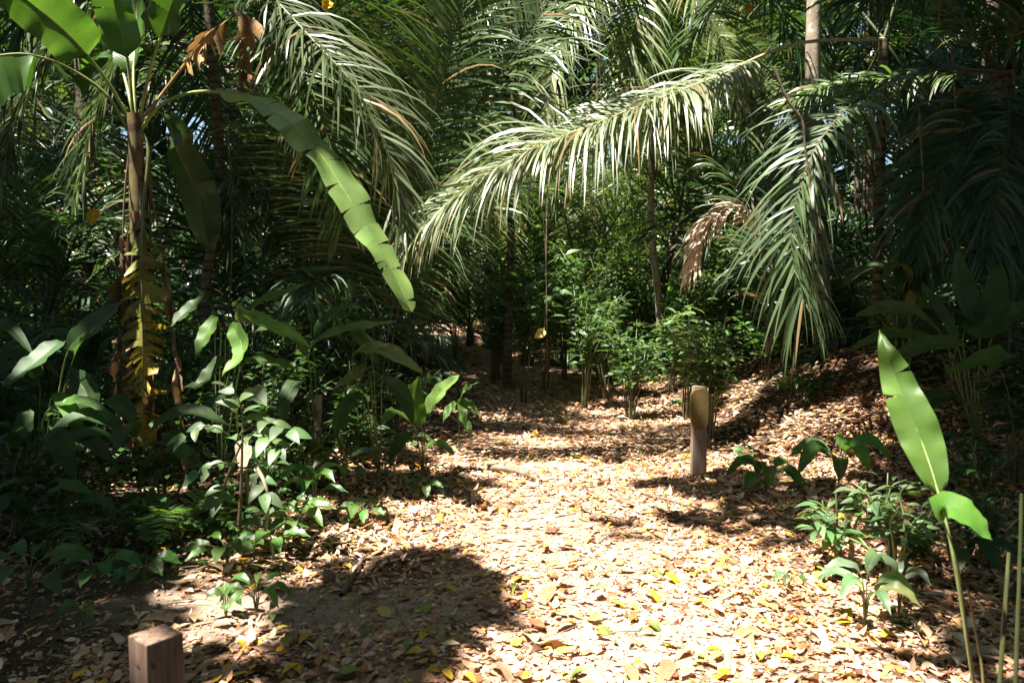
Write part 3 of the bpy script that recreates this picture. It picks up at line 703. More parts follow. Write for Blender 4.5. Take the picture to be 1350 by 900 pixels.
# ------------------------------------------------------------------ more palms, nearer ones first
PALMS = [  # px, depth, crown height, tint, fronds, scale, lo, hi, label
    (865, 14.0, 2.4, 'pale', 14, .95, 0, 4, 'pale sunlit palm with a bright feathery crown behind the straw frond'),
    (770, 16.0, 1.2, 'pale', 13, 1.1, 0, 4, 'pale green palm left of the bright feathery one'),
    (60, 10.5, 1.0, 'green', 12, 1.0, 0, 4, 'bushy palm behind the banana plant at the left edge'),
    (-60, 8.0, .4, 'dark', 11, .9, 1, 5, 'blue green palm half cut off by the left edge'),
    (330, 11.5, .3, 'dark', 12, 1.1, 0, 4, 'shaded palm thick with hanging fronds right of the banana stem'),
    (230, 13.5, .4, 'green', 12, 1.0, 0, 5, 'palm glimpsed right behind the banana stem'),
    (620, 17.0, .4, 'green', 12, 1.1, 0, 4, 'stemmed palm where the path bends away left'),
    (400, 16.0, 1.2, 'dark', 12, 1.2, 0, 4, 'deep green palm in the thicket left of the bend'),
    (960, 12.5, 1.2, 'green', 12, .95, 1, 5, 'mid green palm between the sunlit one and the pale tree trunk'),
    (1060, 14.0, 1.6, 'dark', 12, 1.1, 0, 5, 'dim palm behind the pale trunk'),
    (1190, 11.5, .8, 'dark', 12, 1.1, 0, 5, 'black green palm behind the drooping frond'),
    (1290, 9.6, .6, 'dark', 12, 1.0, 0, 5, 'shadowed palm above the broad leaved plants at right'),
    (1400, 9.0, 1.2, 'dark', 12, 1.0, 0, 5, 'shadowed palm cut off by the right edge'),
    (1260, 14.0, 3.2, 'dark', 12, 1.1, 0, 5, 'tall shadowed palm deep in the dark right side'),
    (700, 22.0, 1.6, 'pale', 12, 1.2, 0, 4, 'distant light green palm above the bend in the path'),
    (560, 24.0, 2.0, 'green', 12, 1.2, 0, 4, 'distant palm left of the light green one'),
    (850, 24.0, 2.5, 'green', 12, 1.2, 0, 4, 'distant palm right of the light green one'),
    (990, 20.0, 4.2, 'pale', 12, 1.2, 0, 4, 'distant yellow green palm with arching crown at top right'),
    (440, 21.0, 1.5, 'green', 12, 1.3, 0, 4, 'distant palm behind the upright feather fronds'),
    (150, 19.0, 3.6, 'green', 12, 1.2, 0, 4, 'distant palm showing between banana leaves'),
    (20, 16.0, 3.0, 'pale', 12, 1.1, 0, 5, 'light palm at the far left behind the blue green one'),
    (1130, 21.0, 5.0, 'green', 12, 1.2, 0, 4, 'distant palm right of the pale trunk'),
    (300, 24.0, 5.5, 'green', 12, 1.3, 0, 4, 'far palm at upper left'),
    (690, 14.5, .2, 'green', 12, .9, 0, 5, 'stemless palm behind the dark slim trunk in the middle'),
    (800, 18.5, .3, 'pale', 13, 1.1, 0, 5, 'stemless light green palm beyond the middle bushes'),
    (910, 16.0, .3, 'green', 13, 1.1, 0, 5, 'stemless green palm behind the sunny bush'),
    (1010, 17.0, .3, 'dark', 13, 1.2, 0, 5, 'stemless dark palm beyond the bank'),
    (455, 15.5, .3, 'dark', 13, 1.0, 0, 5, 'stemless dark palm on the left of the far path'),
    (740, 25.0, .4, 'pale', 13, 1.4, 0, 5, 'stemless pale palm far behind the middle bushes'),
    (640, 25.5, .4, 'green', 13, 1.4, 0, 5, 'stemless palm at the far end of the path'),
    (930, 25.0, .4, 'green', 13, 1.4, 0, 5, 'stemless palm far behind the straw pale frond'),
    (1080, 25.0, .4, 'dark', 13, 1.4, 0, 5, 'stemless palm far behind the drooping frond'),
    (340, 18.0, .4, 'green', 13, 1.4, 0, 5, 'stemless palm far behind the folded banana leaf'),
    (200, 24.0, .4, 'green', 13, 1.4, 0, 5, 'stemless palm far behind the banana stem'),
    (60, 22.0, .4, 'green', 13, 1.4, 0, 5, 'stemless palm far back at the left edge'),
    (1320, 22.0, 5.0, 'dark', 12, 1.3, 0, 4, 'far palm at upper right'),
]
for i, (px, d, ch, ti, nf, scl, lo, hi, lab) in enumerate(PALMS):
    x = P(px, 400, d)[0]
    palm(gp(x, d), ch, lab, ti, nf, scl, rot=i * 1.3, lo=lo, hi=hi, r=.07 if ch > 1 else .09, lean=(R.normal() * .25, R.normal() * .25) if ch > 1 else (0, 0),
         group='palms deep in the forest' if d > 15 else 'palms beside the trail')

# ------------------------------------------------------------------ BROAD LEAVED PLANTS (each leaf: base, middle..., tip, half width)
GB, DB, BB, LB = (.07, .145, .03), (.04, .08, .024), (.052, .105, .038), (.10, .20, .035)
def leafy(name, label, cat, root, leaves, group=None, mat='broad', stem_r=.012, stems=None, kind='paddle', t0=.28, dead=()):
    """root is a world point on the ground; every leaf runs from the root along its own stalk"""
    o = thing(name, label, cat, root, group)
    for lf in leaves:
        pts, W = lf[0], lf[1]; kw = dict(lf[2]) if len(lf) > 2 else {}
        mm = kw.pop('mat', mat); lab = kw.pop('label', None); nm = kw.pop('name', 'leaf')
        q = [P(*p) for p in pts]
        if kw.pop('own', False): c = q
        else:
            c = [root + (q[0] - root) * .0, root + (q[0] - root) * .55 + Z * .04] + q
        L_ = np.linalg.norm(np.diff(np.array(spline(c, 60)), axis=0), axis=1).sum()
        Lb = np.linalg.norm(np.diff(np.array(spline(q, 30)), axis=0), axis=1).sum()
        kw.setdefault('t0', .2 if kw.get('_own') else max(.05, 1 - Lb / L_))
        kw.setdefault('tint', GB); kw.setdefault('face', (0, -.5, .85)); kw.setdefault('kind', kind); kw.setdefault('fold', .25)
        kw.setdefault('ribr', stem_r * .6); kw.setdefault('ribt', (.10, .14, .04)); kw.setdefault('n', 16); kw.setdefault('wave', .008)
        put(o, root, blade(c, W, **kw), nm, 'stalk', M[mm], M['stalk'], lab)
    return o
# far left
leafy('ginger_plant', 'broad leaved ginger plant with long bluish leaves at the far left', 'plant', below(55, 640, 5.6), [
    ([(88, 452, 5.4), (45, 478, 5.2), (2, 512, 5.0)], .085, dict(tint=BB)), ([(90, 462, 5.4), (130, 425, 5.3), (162, 398, 5.2)], .09, dict(tint=DB, face=(0, -.9, .5))),
    ([(98, 470, 5.3), (118, 440, 5.2), (136, 432, 5.15)], .05, dict(tint=BB)), ([(70, 520, 5.3), (102, 560, 5.1), (88, 592, 5.0)], .055, dict(tint=LB)),
    ([(60, 545, 5.3), (105, 528, 5.15), (148, 545, 5.05)], .05, dict(tint=GB)), ([(90, 500, 5.4), (115, 520, 5.3), (122, 570, 5.2)], .10, dict(tint=DB, face=(0, -1, .2))),
    ([(50, 500, 5.5), (20, 470, 5.5), (-10, 480, 5.4)], .08, dict(tint=DB)), ([(40, 540, 5.4), (30, 570, 5.3), (25, 600, 5.2)], .07, dict(tint=DB))])
leafy('ginger_plant', 'low dark leaved plant in the shade below the bluish ginger leaves', 'plant', below(70, 720, 4.6), [
    ([(60, 655, 4.5), (90, 640, 4.4), (122, 652, 4.3)], .05, dict(tint=GB)), ([(80, 665, 4.5), (120, 655, 4.45), (155, 672, 4.4)], .05, dict(tint=BB)),
    ([(40, 670, 4.5), (10, 660, 4.4), (-15, 690, 4.3)], .06, dict(tint=DB)), ([(100, 705, 4.4), (112, 692, 4.35), (135, 705, 4.3)], .03, dict(tint=(.45, .38, .26), mat='dry', name='dead_leaf', label='pale dead leaf'))])
leafy('ginger_plant', 'broad leaved plant with bright drooping leaf right of the banana stem', 'plant', below(290, 670, 5.7), [
    ([(300, 432, 5.5), (320, 462, 5.35), (292, 496, 5.2)], .075, dict(tint=LB, face=(-.5, -.8, .4))), ([(290, 420, 5.6), (272, 440, 5.5), (258, 470, 5.4)], .06, dict(tint=LB)),
    ([(310, 418, 5.5), (362, 432, 5.35), (408, 456, 5.2)], .06, dict(tint=LB)), ([(318, 428, 5.5), (310, 402, 5.45), (318, 392, 5.4)], .045, dict(tint=(.2, .26, .12))),
    ([(330, 410, 5.6), (370, 390, 5.6), (408, 372, 5.5)], .06, dict(tint=GB)), ([(280, 400, 5.8), (250, 408, 5.8), (225, 430, 5.7)], .07, dict(tint=DB)),
    ([(300, 470, 5.6), (265, 505, 5.5), (240, 512, 5.4)], .06, dict(tint=DB)), ([(320, 480, 5.5), (360, 478, 5.4), (392, 486, 5.3)], .05, dict(tint=GB)),
    ([(300, 520, 5.5), (270, 545, 5.4), (262, 575, 5.3)], .06, dict(tint=DB))])
leafy('ginger_plant', 'broad leaved plant with one pale glossy leaf reaching right', 'plant', below(420, 640, 6.2), [
    ([(408, 462, 6.1), (445, 438, 6.0), (522, 424, 5.9)], .07, dict(tint=(.09, .15, .06))), ([(405, 470, 6.1), (370, 430, 6.0), (330, 440, 5.9)], .06, dict(tint=GB)),
    ([(400, 500, 6.1), (380, 520, 5.9), (372, 560, 5.8)], .07, dict(tint=DB)), ([(415, 450, 6.1), (440, 412, 6.1), (470, 400, 6.1)], .06, dict(tint=DB))])
leafy('ginger_plant', 'broad leaved plant with mottled brown spotted leaves by the path edge', 'plant', below(500, 640, 6.3), [
    ([(464, 470, 6.1), (505, 462, 5.95), (558, 492, 5.8)], .085, dict(tint=(.085, .135, .035), mat='mottled', label='mottled leaf with brown spots')), ([(485, 486, 6.1), (460, 500, 6.0), (440, 512, 5.9)], .055, dict(tint=(.12, .16, .06), mat='mottled')),
    ([(490, 470, 6.2), (470, 440, 6.2), (455, 420, 6.2)], .07, dict(tint=DB)), ([(505, 500, 6.2), (530, 520, 6.1), (545, 560, 6.0)], .07, dict(tint=DB)),
    ([(480, 520, 6.1), (455, 540, 6.0), (440, 580, 5.9)], .07, dict(tint=DB))])
leafy('ginger_plant', 'young ginger plant with two upright sunlit leaves at the path edge', 'plant', below(558, 630, 6.6), [
    ([(555, 560, 6.6), (546, 530, 6.55), (552, 496, 6.5)], .085, dict(tint=GB, face=(.2, -1, .2))), ([(562, 545, 6.6), (580, 518, 6.5), (606, 494, 6.4)], .085, dict(tint=(.13, .22, .06), face=(-.3, -.7, .6))),
    ([(545, 560, 6.6), (520, 544, 6.4), (502, 560, 6.2)], .07, dict(tint=GB)), ([(548, 575, 6.5), (530, 580, 6.3), (512, 610, 6.1)], .07, dict(tint=DB)),
    ([(560, 590, 6.5), (580, 585, 6.4), (600, 600, 6.3)], .05, dict(tint=GB))])
leafy('seedling', 'small sapling with drooping leaves just right of the upright sunlit leaves', 'seedling', below(605, 585, 7.6), [
    ([(606, 535, 7.6), (612, 515, 7.5), (632, 503, 7.5)], .045, dict(tint=LB)), ([(604, 530, 7.6), (610, 540, 7.5), (612, 562, 7.4)], .045, dict(tint=LB)), ([(604, 530, 7.6), (592, 540, 7.5), (584, 556, 7.4)], .045, dict(tint=GB)),
    ([(606, 528, 7.6), (622, 535, 7.5), (630, 552, 7.4)], .04, dict(tint=GB)), ([(604, 545, 7.6), (616, 560, 7.4), (622, 580, 7.3)], .04, dict(tint=GB))], kind='lance')
leafy('ginger_plant', 'slim green plant at the left edge of the path beyond the mottled leaves', 'plant', below(545, 470, 12), [
    ([(550, 430, 12), (560, 412, 12), (566, 396, 11.9)], .06, dict(tint=LB, face=(.2, -1, .2))), ([(552, 440, 12), (562, 425, 12), (575, 405, 11.9)], .05, dict(tint=LB)), ([(545, 440, 12), (535, 425, 12), (520, 415, 12)], .07, dict(tint=GB))])
# compound leaved shrub, left
def compound(label, root, rachis, leafL, leafW, tint, extra=()):
    o = thing('shrub', label, 'shrub', root)
    mb = MB()
    for s in extra: tube(mb, [P(*q) for q in s], .012, .006, 6, 14, (.09, .07, .04))
    part('stem', mb.mesh('stem', M['stalk'], root), o)
    for pts, n in rachis:
        C = spline([P(*q) for q in pts], 30); tg = norm(np.gradient(C, axis=0))
        lb = MB(); pos = []; dd = []; 
        for i in range(n):
            k = int(8 + 21 * i / max(1, n - 1)); s = 1 if i % 2 else -1
            side = norm(np.cross(tg[k], Z)); pos.append(C[k]); dd.append(norm(side * s * .85 + tg[k] * .7 - Z * .25 + R.normal(size=3) * .15))
        pos.append(C[-1]); dd.append(norm(tg[-1] - Z * .2)); m = len(pos)
        scatter(leaf_tpl(5, .2, .25, 'oval', leafW), np.array(pos), frames(np.array(dd), np.tile(norm(np.array((0, -.6, .8))), (m, 1)) + R.normal(size=(m, 3)) * .2), leafL * R.uniform(.8, 1.2, m), jitter_tint(tint, m, .2, .08), lb)
        f = part('leaf', lb.mesh('leaf', M['small'], root), o)
        rb = MB(); tube(rb, C[::6], .006, .003, 5, 12, (.08, .12, .04)); part('stalk', rb.mesh('stalk', M['stalk'], root), f)
    return o
compound('shrub with pale oval leaflets in sprays beside a bare curved stem', below(312, 700, 4.7), [
    ([(318, 590, 4.7), (300, 572, 4.6), (270, 560, 4.5), (245, 575, 4.4)], 6), ([(318, 585, 4.7), (335, 570, 4.6), (352, 575, 4.5), (366, 590, 4.4)], 6), ([(315, 610, 4.7), (300, 610, 4.6), (280, 612, 4.5), (262, 622, 4.45)], 6),
    ([(320, 560, 4.7), (318, 540, 4.65), (312, 520, 4.6), (300, 510, 4.55)], 5), ([(318, 570, 4.7), (345, 555, 4.6), (365, 560, 4.5), (380, 568, 4.4)], 5), ([(322, 620, 4.7), (335, 620, 4.6), (345, 632, 4.5), (348, 650, 4.4)], 5), ([(312, 640, 4.7), (296, 640, 4.6), (288, 655, 4.5)], 4)],
    .125, .5, (.11, .18, .075), [[(314, 705, 4.7), (318, 640, 4.7), (320, 560, 4.7)], [(290, 690, 4.75), (296, 640, 4.72), (318, 585, 4.7)]])
leafy('ginger_plant', 'small plant with one wide pale glossy leaf above the oval leaved shrub', 'plant', below(330, 690, 5.0), [
    ([(312, 545, 4.9), (330, 520, 4.8), (352, 534, 4.7)], .085, dict(tint=(.13, .19, .09))), ([(320, 560, 4.9), (345, 548, 4.8), (352, 540, 4.7)], .05, dict(tint=GB)), ([(318, 580, 4.9), (322, 600, 4.8), (318, 622, 4.7)], .05, dict(tint=(.34, .27, .18), mat='dry', name='dead_leaf', label='shrivelled dead leaf'))])
# bare curved stem
def stick(name, label, cat, pts, r0, r1, mat='twig', T=(.5, .5, .5), group=None, world=False, sides=8):
    q = [np.asarray(p) for p in pts] if world else [P(*p) for p in pts]
    mb = MB(); tube(mb, q, r0, r1, sides, 24, T, jit=.25)
    return tag(part(name, mb.mesh(name, M[mat], q[0]), None, q[0]), label, cat, group)
stick('dead_stem', 'pale bare curved stem hanging beside the oval leaved shrub', 'dead stem', [(338, 615, 4.5), (350, 640, 4.45), (353, 670, 4.45), (350, 695, 4.45), (344, 712, 4.5)], .012, .008, 'palebark')
stick('dead_stem', 'thick reddish brown upright dead stem left of the path', 'dead stem', [below(412, 660, 6.0), P(414, 600, 6.0), P(418, 560, 6.0), P(420, 520, 6.05)], .045, .028, 'twig', world=True)
stick('fallen_branch', 'short dark broken branch lying across the middle of the path', 'branch', [G(645, 621) + Z * .03, G(680, 628) + Z * .045, G(714, 639) + Z * .03], .028, .012, 'twig', world=True)
stick('fallen_branch', 'thin grey twig lying at the left edge of the path', 'branch', [G(450, 790) + Z * .02, G(468, 762) + Z * .03, G(480, 738) + Z * .02], .014, .008, 'twig', world=True)
stick('fallen_branch', 'pale broken piece of wood lying in the lower right corner', 'branch', [G(1255, 885) + Z * .03, G(1285, 873) + Z * .05, G(1312, 866) + Z * .02], .022, .016, 'palebark', world=True)
stick('fallen_branch', 'long thin twig lying over the litter right of the path centre', 'branch', [G(840, 652) + Z * .02, G(890, 668) + Z * .035, G(950, 684) + Z * .03], .01, .006, 'twig', world=True)

# herbs, ferns, seedlings
def herb(label, root, n, hgt, spread, leafL, W, tint, name='seedling', cat='seedling', group=None, kind='lance', face=(0, -.4, .9), mat='small'):
    o = thing(name, label, cat, root, group)
    a0 = R.random() * 6
    for i in range(n):
        a = a0 + i * 2.4; dr = np.array((math.cos(a), math.sin(a), 0)); h_ = hgt * (.6 + .5 * R.random())
        b = root + dr * spread * .15 + Z * h_
        m_ = b + dr * (spread * .5) + Z * leafL * .25; e = b + dr * spread + Z * (-.1 * leafL + .1 * R.normal() * leafL)
        put(o, root, blade([root, root + Z * h_ * .6 + dr * .01, b, m_, e], W * (.8 + .4 * R.random()), .5, n=10, m=2, face=face, fold=.3, wave=.004, tint=jitter_tint(tint, 1, .2)[0], kind=kind, ribr=.004, ribt=(.1, .13, .04)), 'leaf', 'stalk', M[mat], M['stalk'])
    return o
herb('little seedling with three leaves standing on the sandy patch', G(298, 815), 5, .10, .08, .10, .022, (.10, .2, .05))
herb('leafy green seedling right of the little one on the sandy patch', G(338, 812), 7, .13, .15, .16, .022, (.09, .19, .04))
herb('seedling with narrow leaves behind the wooden bollard', G(110, 830), 4, .10, .1, .12, .02, (.08, .16, .04))
herb('tiny seedling alone on the sunlit litter at right', G(1040, 775), 4, .06, .08, .08, .018, (.12, .2, .09))
herb('pale seedling with hanging leaves on the sunlit litter left of the big green leaf', G(1140, 830), 7, .26, .2, .17, .035, (.14, .22, .11))
herb('pale seedling right of the other pale one with leaves drooping', G(1185, 815), 5, .24, .15, .16, .03, (.13, .2, .11))
herb('clump of glossy leaves on the bank right of the marker post', below(1010, 660, 5.9), 8, .18, .26, .3, .05, (.07, .16, .04), 'herb', 'plant', kind='paddle', mat='broad')
herb('taller clump of glossy leaves further right on the bank', below(1105, 660, 5.7), 9, .3, .3, .32, .055, (.08, .18, .035), 'herb', 'plant', kind='paddle', mat='broad')
herb('low leafy plant at the foot of the big green leaf', below(1265, 640, 4.2), 8, .2, .3, .25, .05, DB, 'herb', 'plant', kind='paddle', mat='broad')
for k, (px, py, n, hg, spd, ll, lab) in enumerate([
    (395, 720, 9, .2, .2, .16, 'leafy green herb at the edge of the undergrowth left of the path'), (415, 690, 8, .3, .2, .18, 'taller herb with pale leaves at the left path edge'), (480, 690, 8, .1, .15, .12, 'low herb on the litter at the left path edge'),
    (560, 655, 7, .1, .14, .12, 'low bright herb at the path edge below the upright leaves'), (360, 740, 8, .15, .2, .16, 'dark herb beside the leafy one at the undergrowth edge'), (300, 745, 9, .12, .2, .15, 'low herb left of the dark one under the fern'),
    (190, 770, 8, .1, .16, .12, 'small herb behind the sandy patch'), (130, 775, 8, .14, .2, .14, 'herb in shade left of the sandy patch'), (40, 800, 8, .2, .25, .2, 'dark herb at the lower left edge'),
    (530, 610, 8, .2, .25, .2, 'dark herb below the mottled leaves'), (455, 650, 8, .25, .25, .2, 'shaded herb behind the left path edge'), (900, 545, 7, .12, .15, .12, 'small herb behind the marker post'), (985, 610, 6, .1, .12, .1, 'tiny herb at the foot of the bank')]):
    herb(lab, below(px, py, G(px, py)[1], 0), n, hg, spd, ll, .035, jitter_tint(GB, 1, .3)[0], 'herb', 'herb')
def fern(label, root, n, L_, tint, group=None):
    o = thing('fern', label, 'fern', root, group)
    for i in range(n):
        a = i * 2.4 + R.random(); dr = np.array((math.cos(a), math.sin(a), 0))
        c = [root, root + dr * L_ * .25 + Z * L_ * .5, root + dr * L_ * .6 + Z * L_ * .62, root + dr * L_ + Z * L_ * .35]
        put(o, root, frond(c, L_ * .26, n=22, t0=.2, droop=.3, a0=10, a1=30, w=.016, tint=tint, dead=0, seg=2, ribr=.004, tipL=.15, baseL=1.0, jit=.05), 'frond', 'midrib', M['small'], M['stalk'])
    return o
fern('bright green fern catching sun at the undergrowth edge', below(235, 740, 4.6, 0), 6, .42, (.11, .22, .04))
fern('dark fern left of the bright one', below(180, 755, 4.5, 0), 6, .4, (.05, .11, .03))
fern('dark fern at the lower left among black shade', below(60, 770, 4.4, 0), 6, .45, (.04, .09, .03))
fern('fern on the bank under the drooping frond', below(1040, 520, 8.4, 0), 6, .4, (.08, .16, .04))

# ------------------------------------------------------------------ shrubs
def shrub(label, root, h_, spread, nst, nleaf, leafL, tint, name='shrub', group=None, tpl=None, up=.2, mat='small', lean=(0, 0), lo=.3, drooping=.5):
    o = thing(name, label, 'shrub', root, group)
    sb = MB(); pos = []; dd = []
    for i in range(nst):
        a = i * 2.4 + R.random(); r_ = spread * (.25 + .75 * R.random()) * (i > 0)
        e = np.array((math.cos(a) * r_ + lean[0], math.sin(a) * r_ + lean[1], h_ * (.65 + .35 * R.random())))
        q = [root + np.array((math.cos(a), math.sin(a), 0)) * .03 - Z * .03, root + e * (.2, .2, .45) + R.normal(size=3) * .03, root + e * (.6, .6, .8) + R.normal(size=3) * .03, root + e]
        C = tube(sb, q, .011, .004, 6, 20, (.10, .09, .05), (.08, .13, .04))
        m = nleaf // nst
        k = (R.uniform(lo, 1, m) ** .8 * 19).astype(int); tgt = norm(np.gradient(C, axis=0))
        out = rdir(m, -.3, .4) * (1, 1, .6)
        pos.append(C[k] + out * R.uniform(0, .12, (m, 1)) * min(1, spread * 2)); dd.append(norm(out + tgt[k] * .5 - Z * drooping * R.random((m, 1))))
    part('stem', sb.mesh('stem', M['stalk'], root), o)
    pos = np.concatenate(pos); dd = np.concatenate(dd); m = len(pos)
    lb = scatter(tpl or T_LEAF, pos, frames(dd, norm(np.c_[R.normal(size=(m, 2)) * .4, np.ones(m)])), leafL * R.uniform(.6, 1.25, m), jitter_tint(tint, m, .35, .1))
    part('foliage', lb.mesh('foliage', M[mat], root), o)
    return o
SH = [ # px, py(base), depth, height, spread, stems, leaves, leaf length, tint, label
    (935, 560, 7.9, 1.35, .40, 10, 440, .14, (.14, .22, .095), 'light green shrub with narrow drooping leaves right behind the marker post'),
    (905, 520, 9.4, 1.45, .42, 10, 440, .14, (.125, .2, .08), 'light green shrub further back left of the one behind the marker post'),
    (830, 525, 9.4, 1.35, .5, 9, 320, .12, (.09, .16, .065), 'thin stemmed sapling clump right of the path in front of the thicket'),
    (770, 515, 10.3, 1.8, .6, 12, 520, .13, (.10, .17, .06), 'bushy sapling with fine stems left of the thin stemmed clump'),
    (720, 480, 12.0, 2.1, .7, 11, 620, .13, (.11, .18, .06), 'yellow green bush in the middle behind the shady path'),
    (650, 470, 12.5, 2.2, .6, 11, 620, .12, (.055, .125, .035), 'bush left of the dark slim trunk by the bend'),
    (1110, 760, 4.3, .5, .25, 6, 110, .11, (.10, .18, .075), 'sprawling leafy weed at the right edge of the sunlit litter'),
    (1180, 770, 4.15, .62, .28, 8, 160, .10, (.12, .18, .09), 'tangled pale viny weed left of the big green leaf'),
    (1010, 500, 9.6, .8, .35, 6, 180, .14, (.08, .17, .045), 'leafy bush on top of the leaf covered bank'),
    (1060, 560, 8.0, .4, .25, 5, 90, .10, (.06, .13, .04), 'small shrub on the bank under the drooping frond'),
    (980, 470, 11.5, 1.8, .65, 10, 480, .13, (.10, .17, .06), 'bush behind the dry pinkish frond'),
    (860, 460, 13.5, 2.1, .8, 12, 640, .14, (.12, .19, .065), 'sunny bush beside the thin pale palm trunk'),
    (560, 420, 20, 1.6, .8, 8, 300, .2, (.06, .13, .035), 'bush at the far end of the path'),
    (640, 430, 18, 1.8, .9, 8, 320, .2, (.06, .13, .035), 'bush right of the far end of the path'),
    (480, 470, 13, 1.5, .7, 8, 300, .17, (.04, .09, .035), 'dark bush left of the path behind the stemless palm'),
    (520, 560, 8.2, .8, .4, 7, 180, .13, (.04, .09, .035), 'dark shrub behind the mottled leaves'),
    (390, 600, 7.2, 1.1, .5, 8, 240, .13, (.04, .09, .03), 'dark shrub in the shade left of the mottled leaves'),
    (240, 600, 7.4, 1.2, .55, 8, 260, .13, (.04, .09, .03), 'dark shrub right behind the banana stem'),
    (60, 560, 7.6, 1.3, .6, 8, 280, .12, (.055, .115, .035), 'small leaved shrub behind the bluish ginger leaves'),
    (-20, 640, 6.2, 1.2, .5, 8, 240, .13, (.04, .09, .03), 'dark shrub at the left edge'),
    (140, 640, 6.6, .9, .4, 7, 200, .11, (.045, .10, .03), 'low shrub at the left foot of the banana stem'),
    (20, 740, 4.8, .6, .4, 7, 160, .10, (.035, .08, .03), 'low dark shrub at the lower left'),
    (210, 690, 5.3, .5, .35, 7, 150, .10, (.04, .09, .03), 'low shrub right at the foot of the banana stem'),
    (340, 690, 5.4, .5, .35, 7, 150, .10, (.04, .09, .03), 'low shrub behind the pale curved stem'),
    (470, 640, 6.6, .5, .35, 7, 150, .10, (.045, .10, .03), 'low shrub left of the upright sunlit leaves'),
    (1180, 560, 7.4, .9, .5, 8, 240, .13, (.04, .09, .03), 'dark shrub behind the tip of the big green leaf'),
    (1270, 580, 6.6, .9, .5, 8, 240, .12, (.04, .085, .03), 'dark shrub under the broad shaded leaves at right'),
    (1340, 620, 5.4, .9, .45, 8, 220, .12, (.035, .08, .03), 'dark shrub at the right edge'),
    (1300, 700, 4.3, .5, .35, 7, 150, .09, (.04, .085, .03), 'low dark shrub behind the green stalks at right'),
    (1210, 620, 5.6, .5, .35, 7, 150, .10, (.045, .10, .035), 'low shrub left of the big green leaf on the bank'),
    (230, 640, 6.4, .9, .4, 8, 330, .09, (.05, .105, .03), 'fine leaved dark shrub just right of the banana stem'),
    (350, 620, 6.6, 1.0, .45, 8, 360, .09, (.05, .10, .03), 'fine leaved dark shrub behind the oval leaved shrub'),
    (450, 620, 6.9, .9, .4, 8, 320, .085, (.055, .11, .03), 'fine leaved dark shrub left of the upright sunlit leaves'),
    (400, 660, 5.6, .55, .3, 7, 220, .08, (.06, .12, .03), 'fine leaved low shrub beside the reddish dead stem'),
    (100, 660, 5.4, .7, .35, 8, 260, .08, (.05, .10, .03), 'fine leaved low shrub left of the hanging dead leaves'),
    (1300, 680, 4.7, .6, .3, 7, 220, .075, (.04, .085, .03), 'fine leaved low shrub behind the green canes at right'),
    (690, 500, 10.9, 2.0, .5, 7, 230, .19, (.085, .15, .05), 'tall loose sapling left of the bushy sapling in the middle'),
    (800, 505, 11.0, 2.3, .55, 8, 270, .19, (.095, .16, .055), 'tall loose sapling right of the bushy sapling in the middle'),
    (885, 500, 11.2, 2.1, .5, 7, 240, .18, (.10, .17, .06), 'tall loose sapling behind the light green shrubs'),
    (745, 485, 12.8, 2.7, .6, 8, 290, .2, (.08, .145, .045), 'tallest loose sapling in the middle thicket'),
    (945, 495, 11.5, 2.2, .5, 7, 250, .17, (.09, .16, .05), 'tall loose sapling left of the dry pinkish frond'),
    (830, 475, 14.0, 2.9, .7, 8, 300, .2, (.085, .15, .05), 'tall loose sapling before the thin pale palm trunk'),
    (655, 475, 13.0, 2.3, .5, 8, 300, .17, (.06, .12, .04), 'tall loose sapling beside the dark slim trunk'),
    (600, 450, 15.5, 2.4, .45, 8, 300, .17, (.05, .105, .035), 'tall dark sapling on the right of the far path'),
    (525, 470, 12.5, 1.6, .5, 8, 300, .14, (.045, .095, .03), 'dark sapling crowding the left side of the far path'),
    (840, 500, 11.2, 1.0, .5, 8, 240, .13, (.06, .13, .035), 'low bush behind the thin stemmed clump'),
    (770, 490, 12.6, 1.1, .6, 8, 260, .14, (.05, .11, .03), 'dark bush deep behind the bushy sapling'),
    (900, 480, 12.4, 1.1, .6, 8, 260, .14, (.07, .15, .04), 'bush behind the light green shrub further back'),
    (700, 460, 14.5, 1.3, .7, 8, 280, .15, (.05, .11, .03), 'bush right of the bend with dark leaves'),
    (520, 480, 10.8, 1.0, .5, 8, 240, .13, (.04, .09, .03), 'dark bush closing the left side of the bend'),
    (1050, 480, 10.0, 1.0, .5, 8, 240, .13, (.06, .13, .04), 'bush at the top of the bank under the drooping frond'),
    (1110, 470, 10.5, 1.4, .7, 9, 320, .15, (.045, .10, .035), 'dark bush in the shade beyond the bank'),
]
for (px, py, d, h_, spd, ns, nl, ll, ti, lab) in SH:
    shrub(lab, below(px, py, d, -.01), h_, spd, ns, nl, ll, ti, lo=R.uniform(.2, .5), drooping=.7, lean=(0, 0) if lab.startswith('light green') else (R.normal() * .15 * h_, R.normal() * .12 * h_))

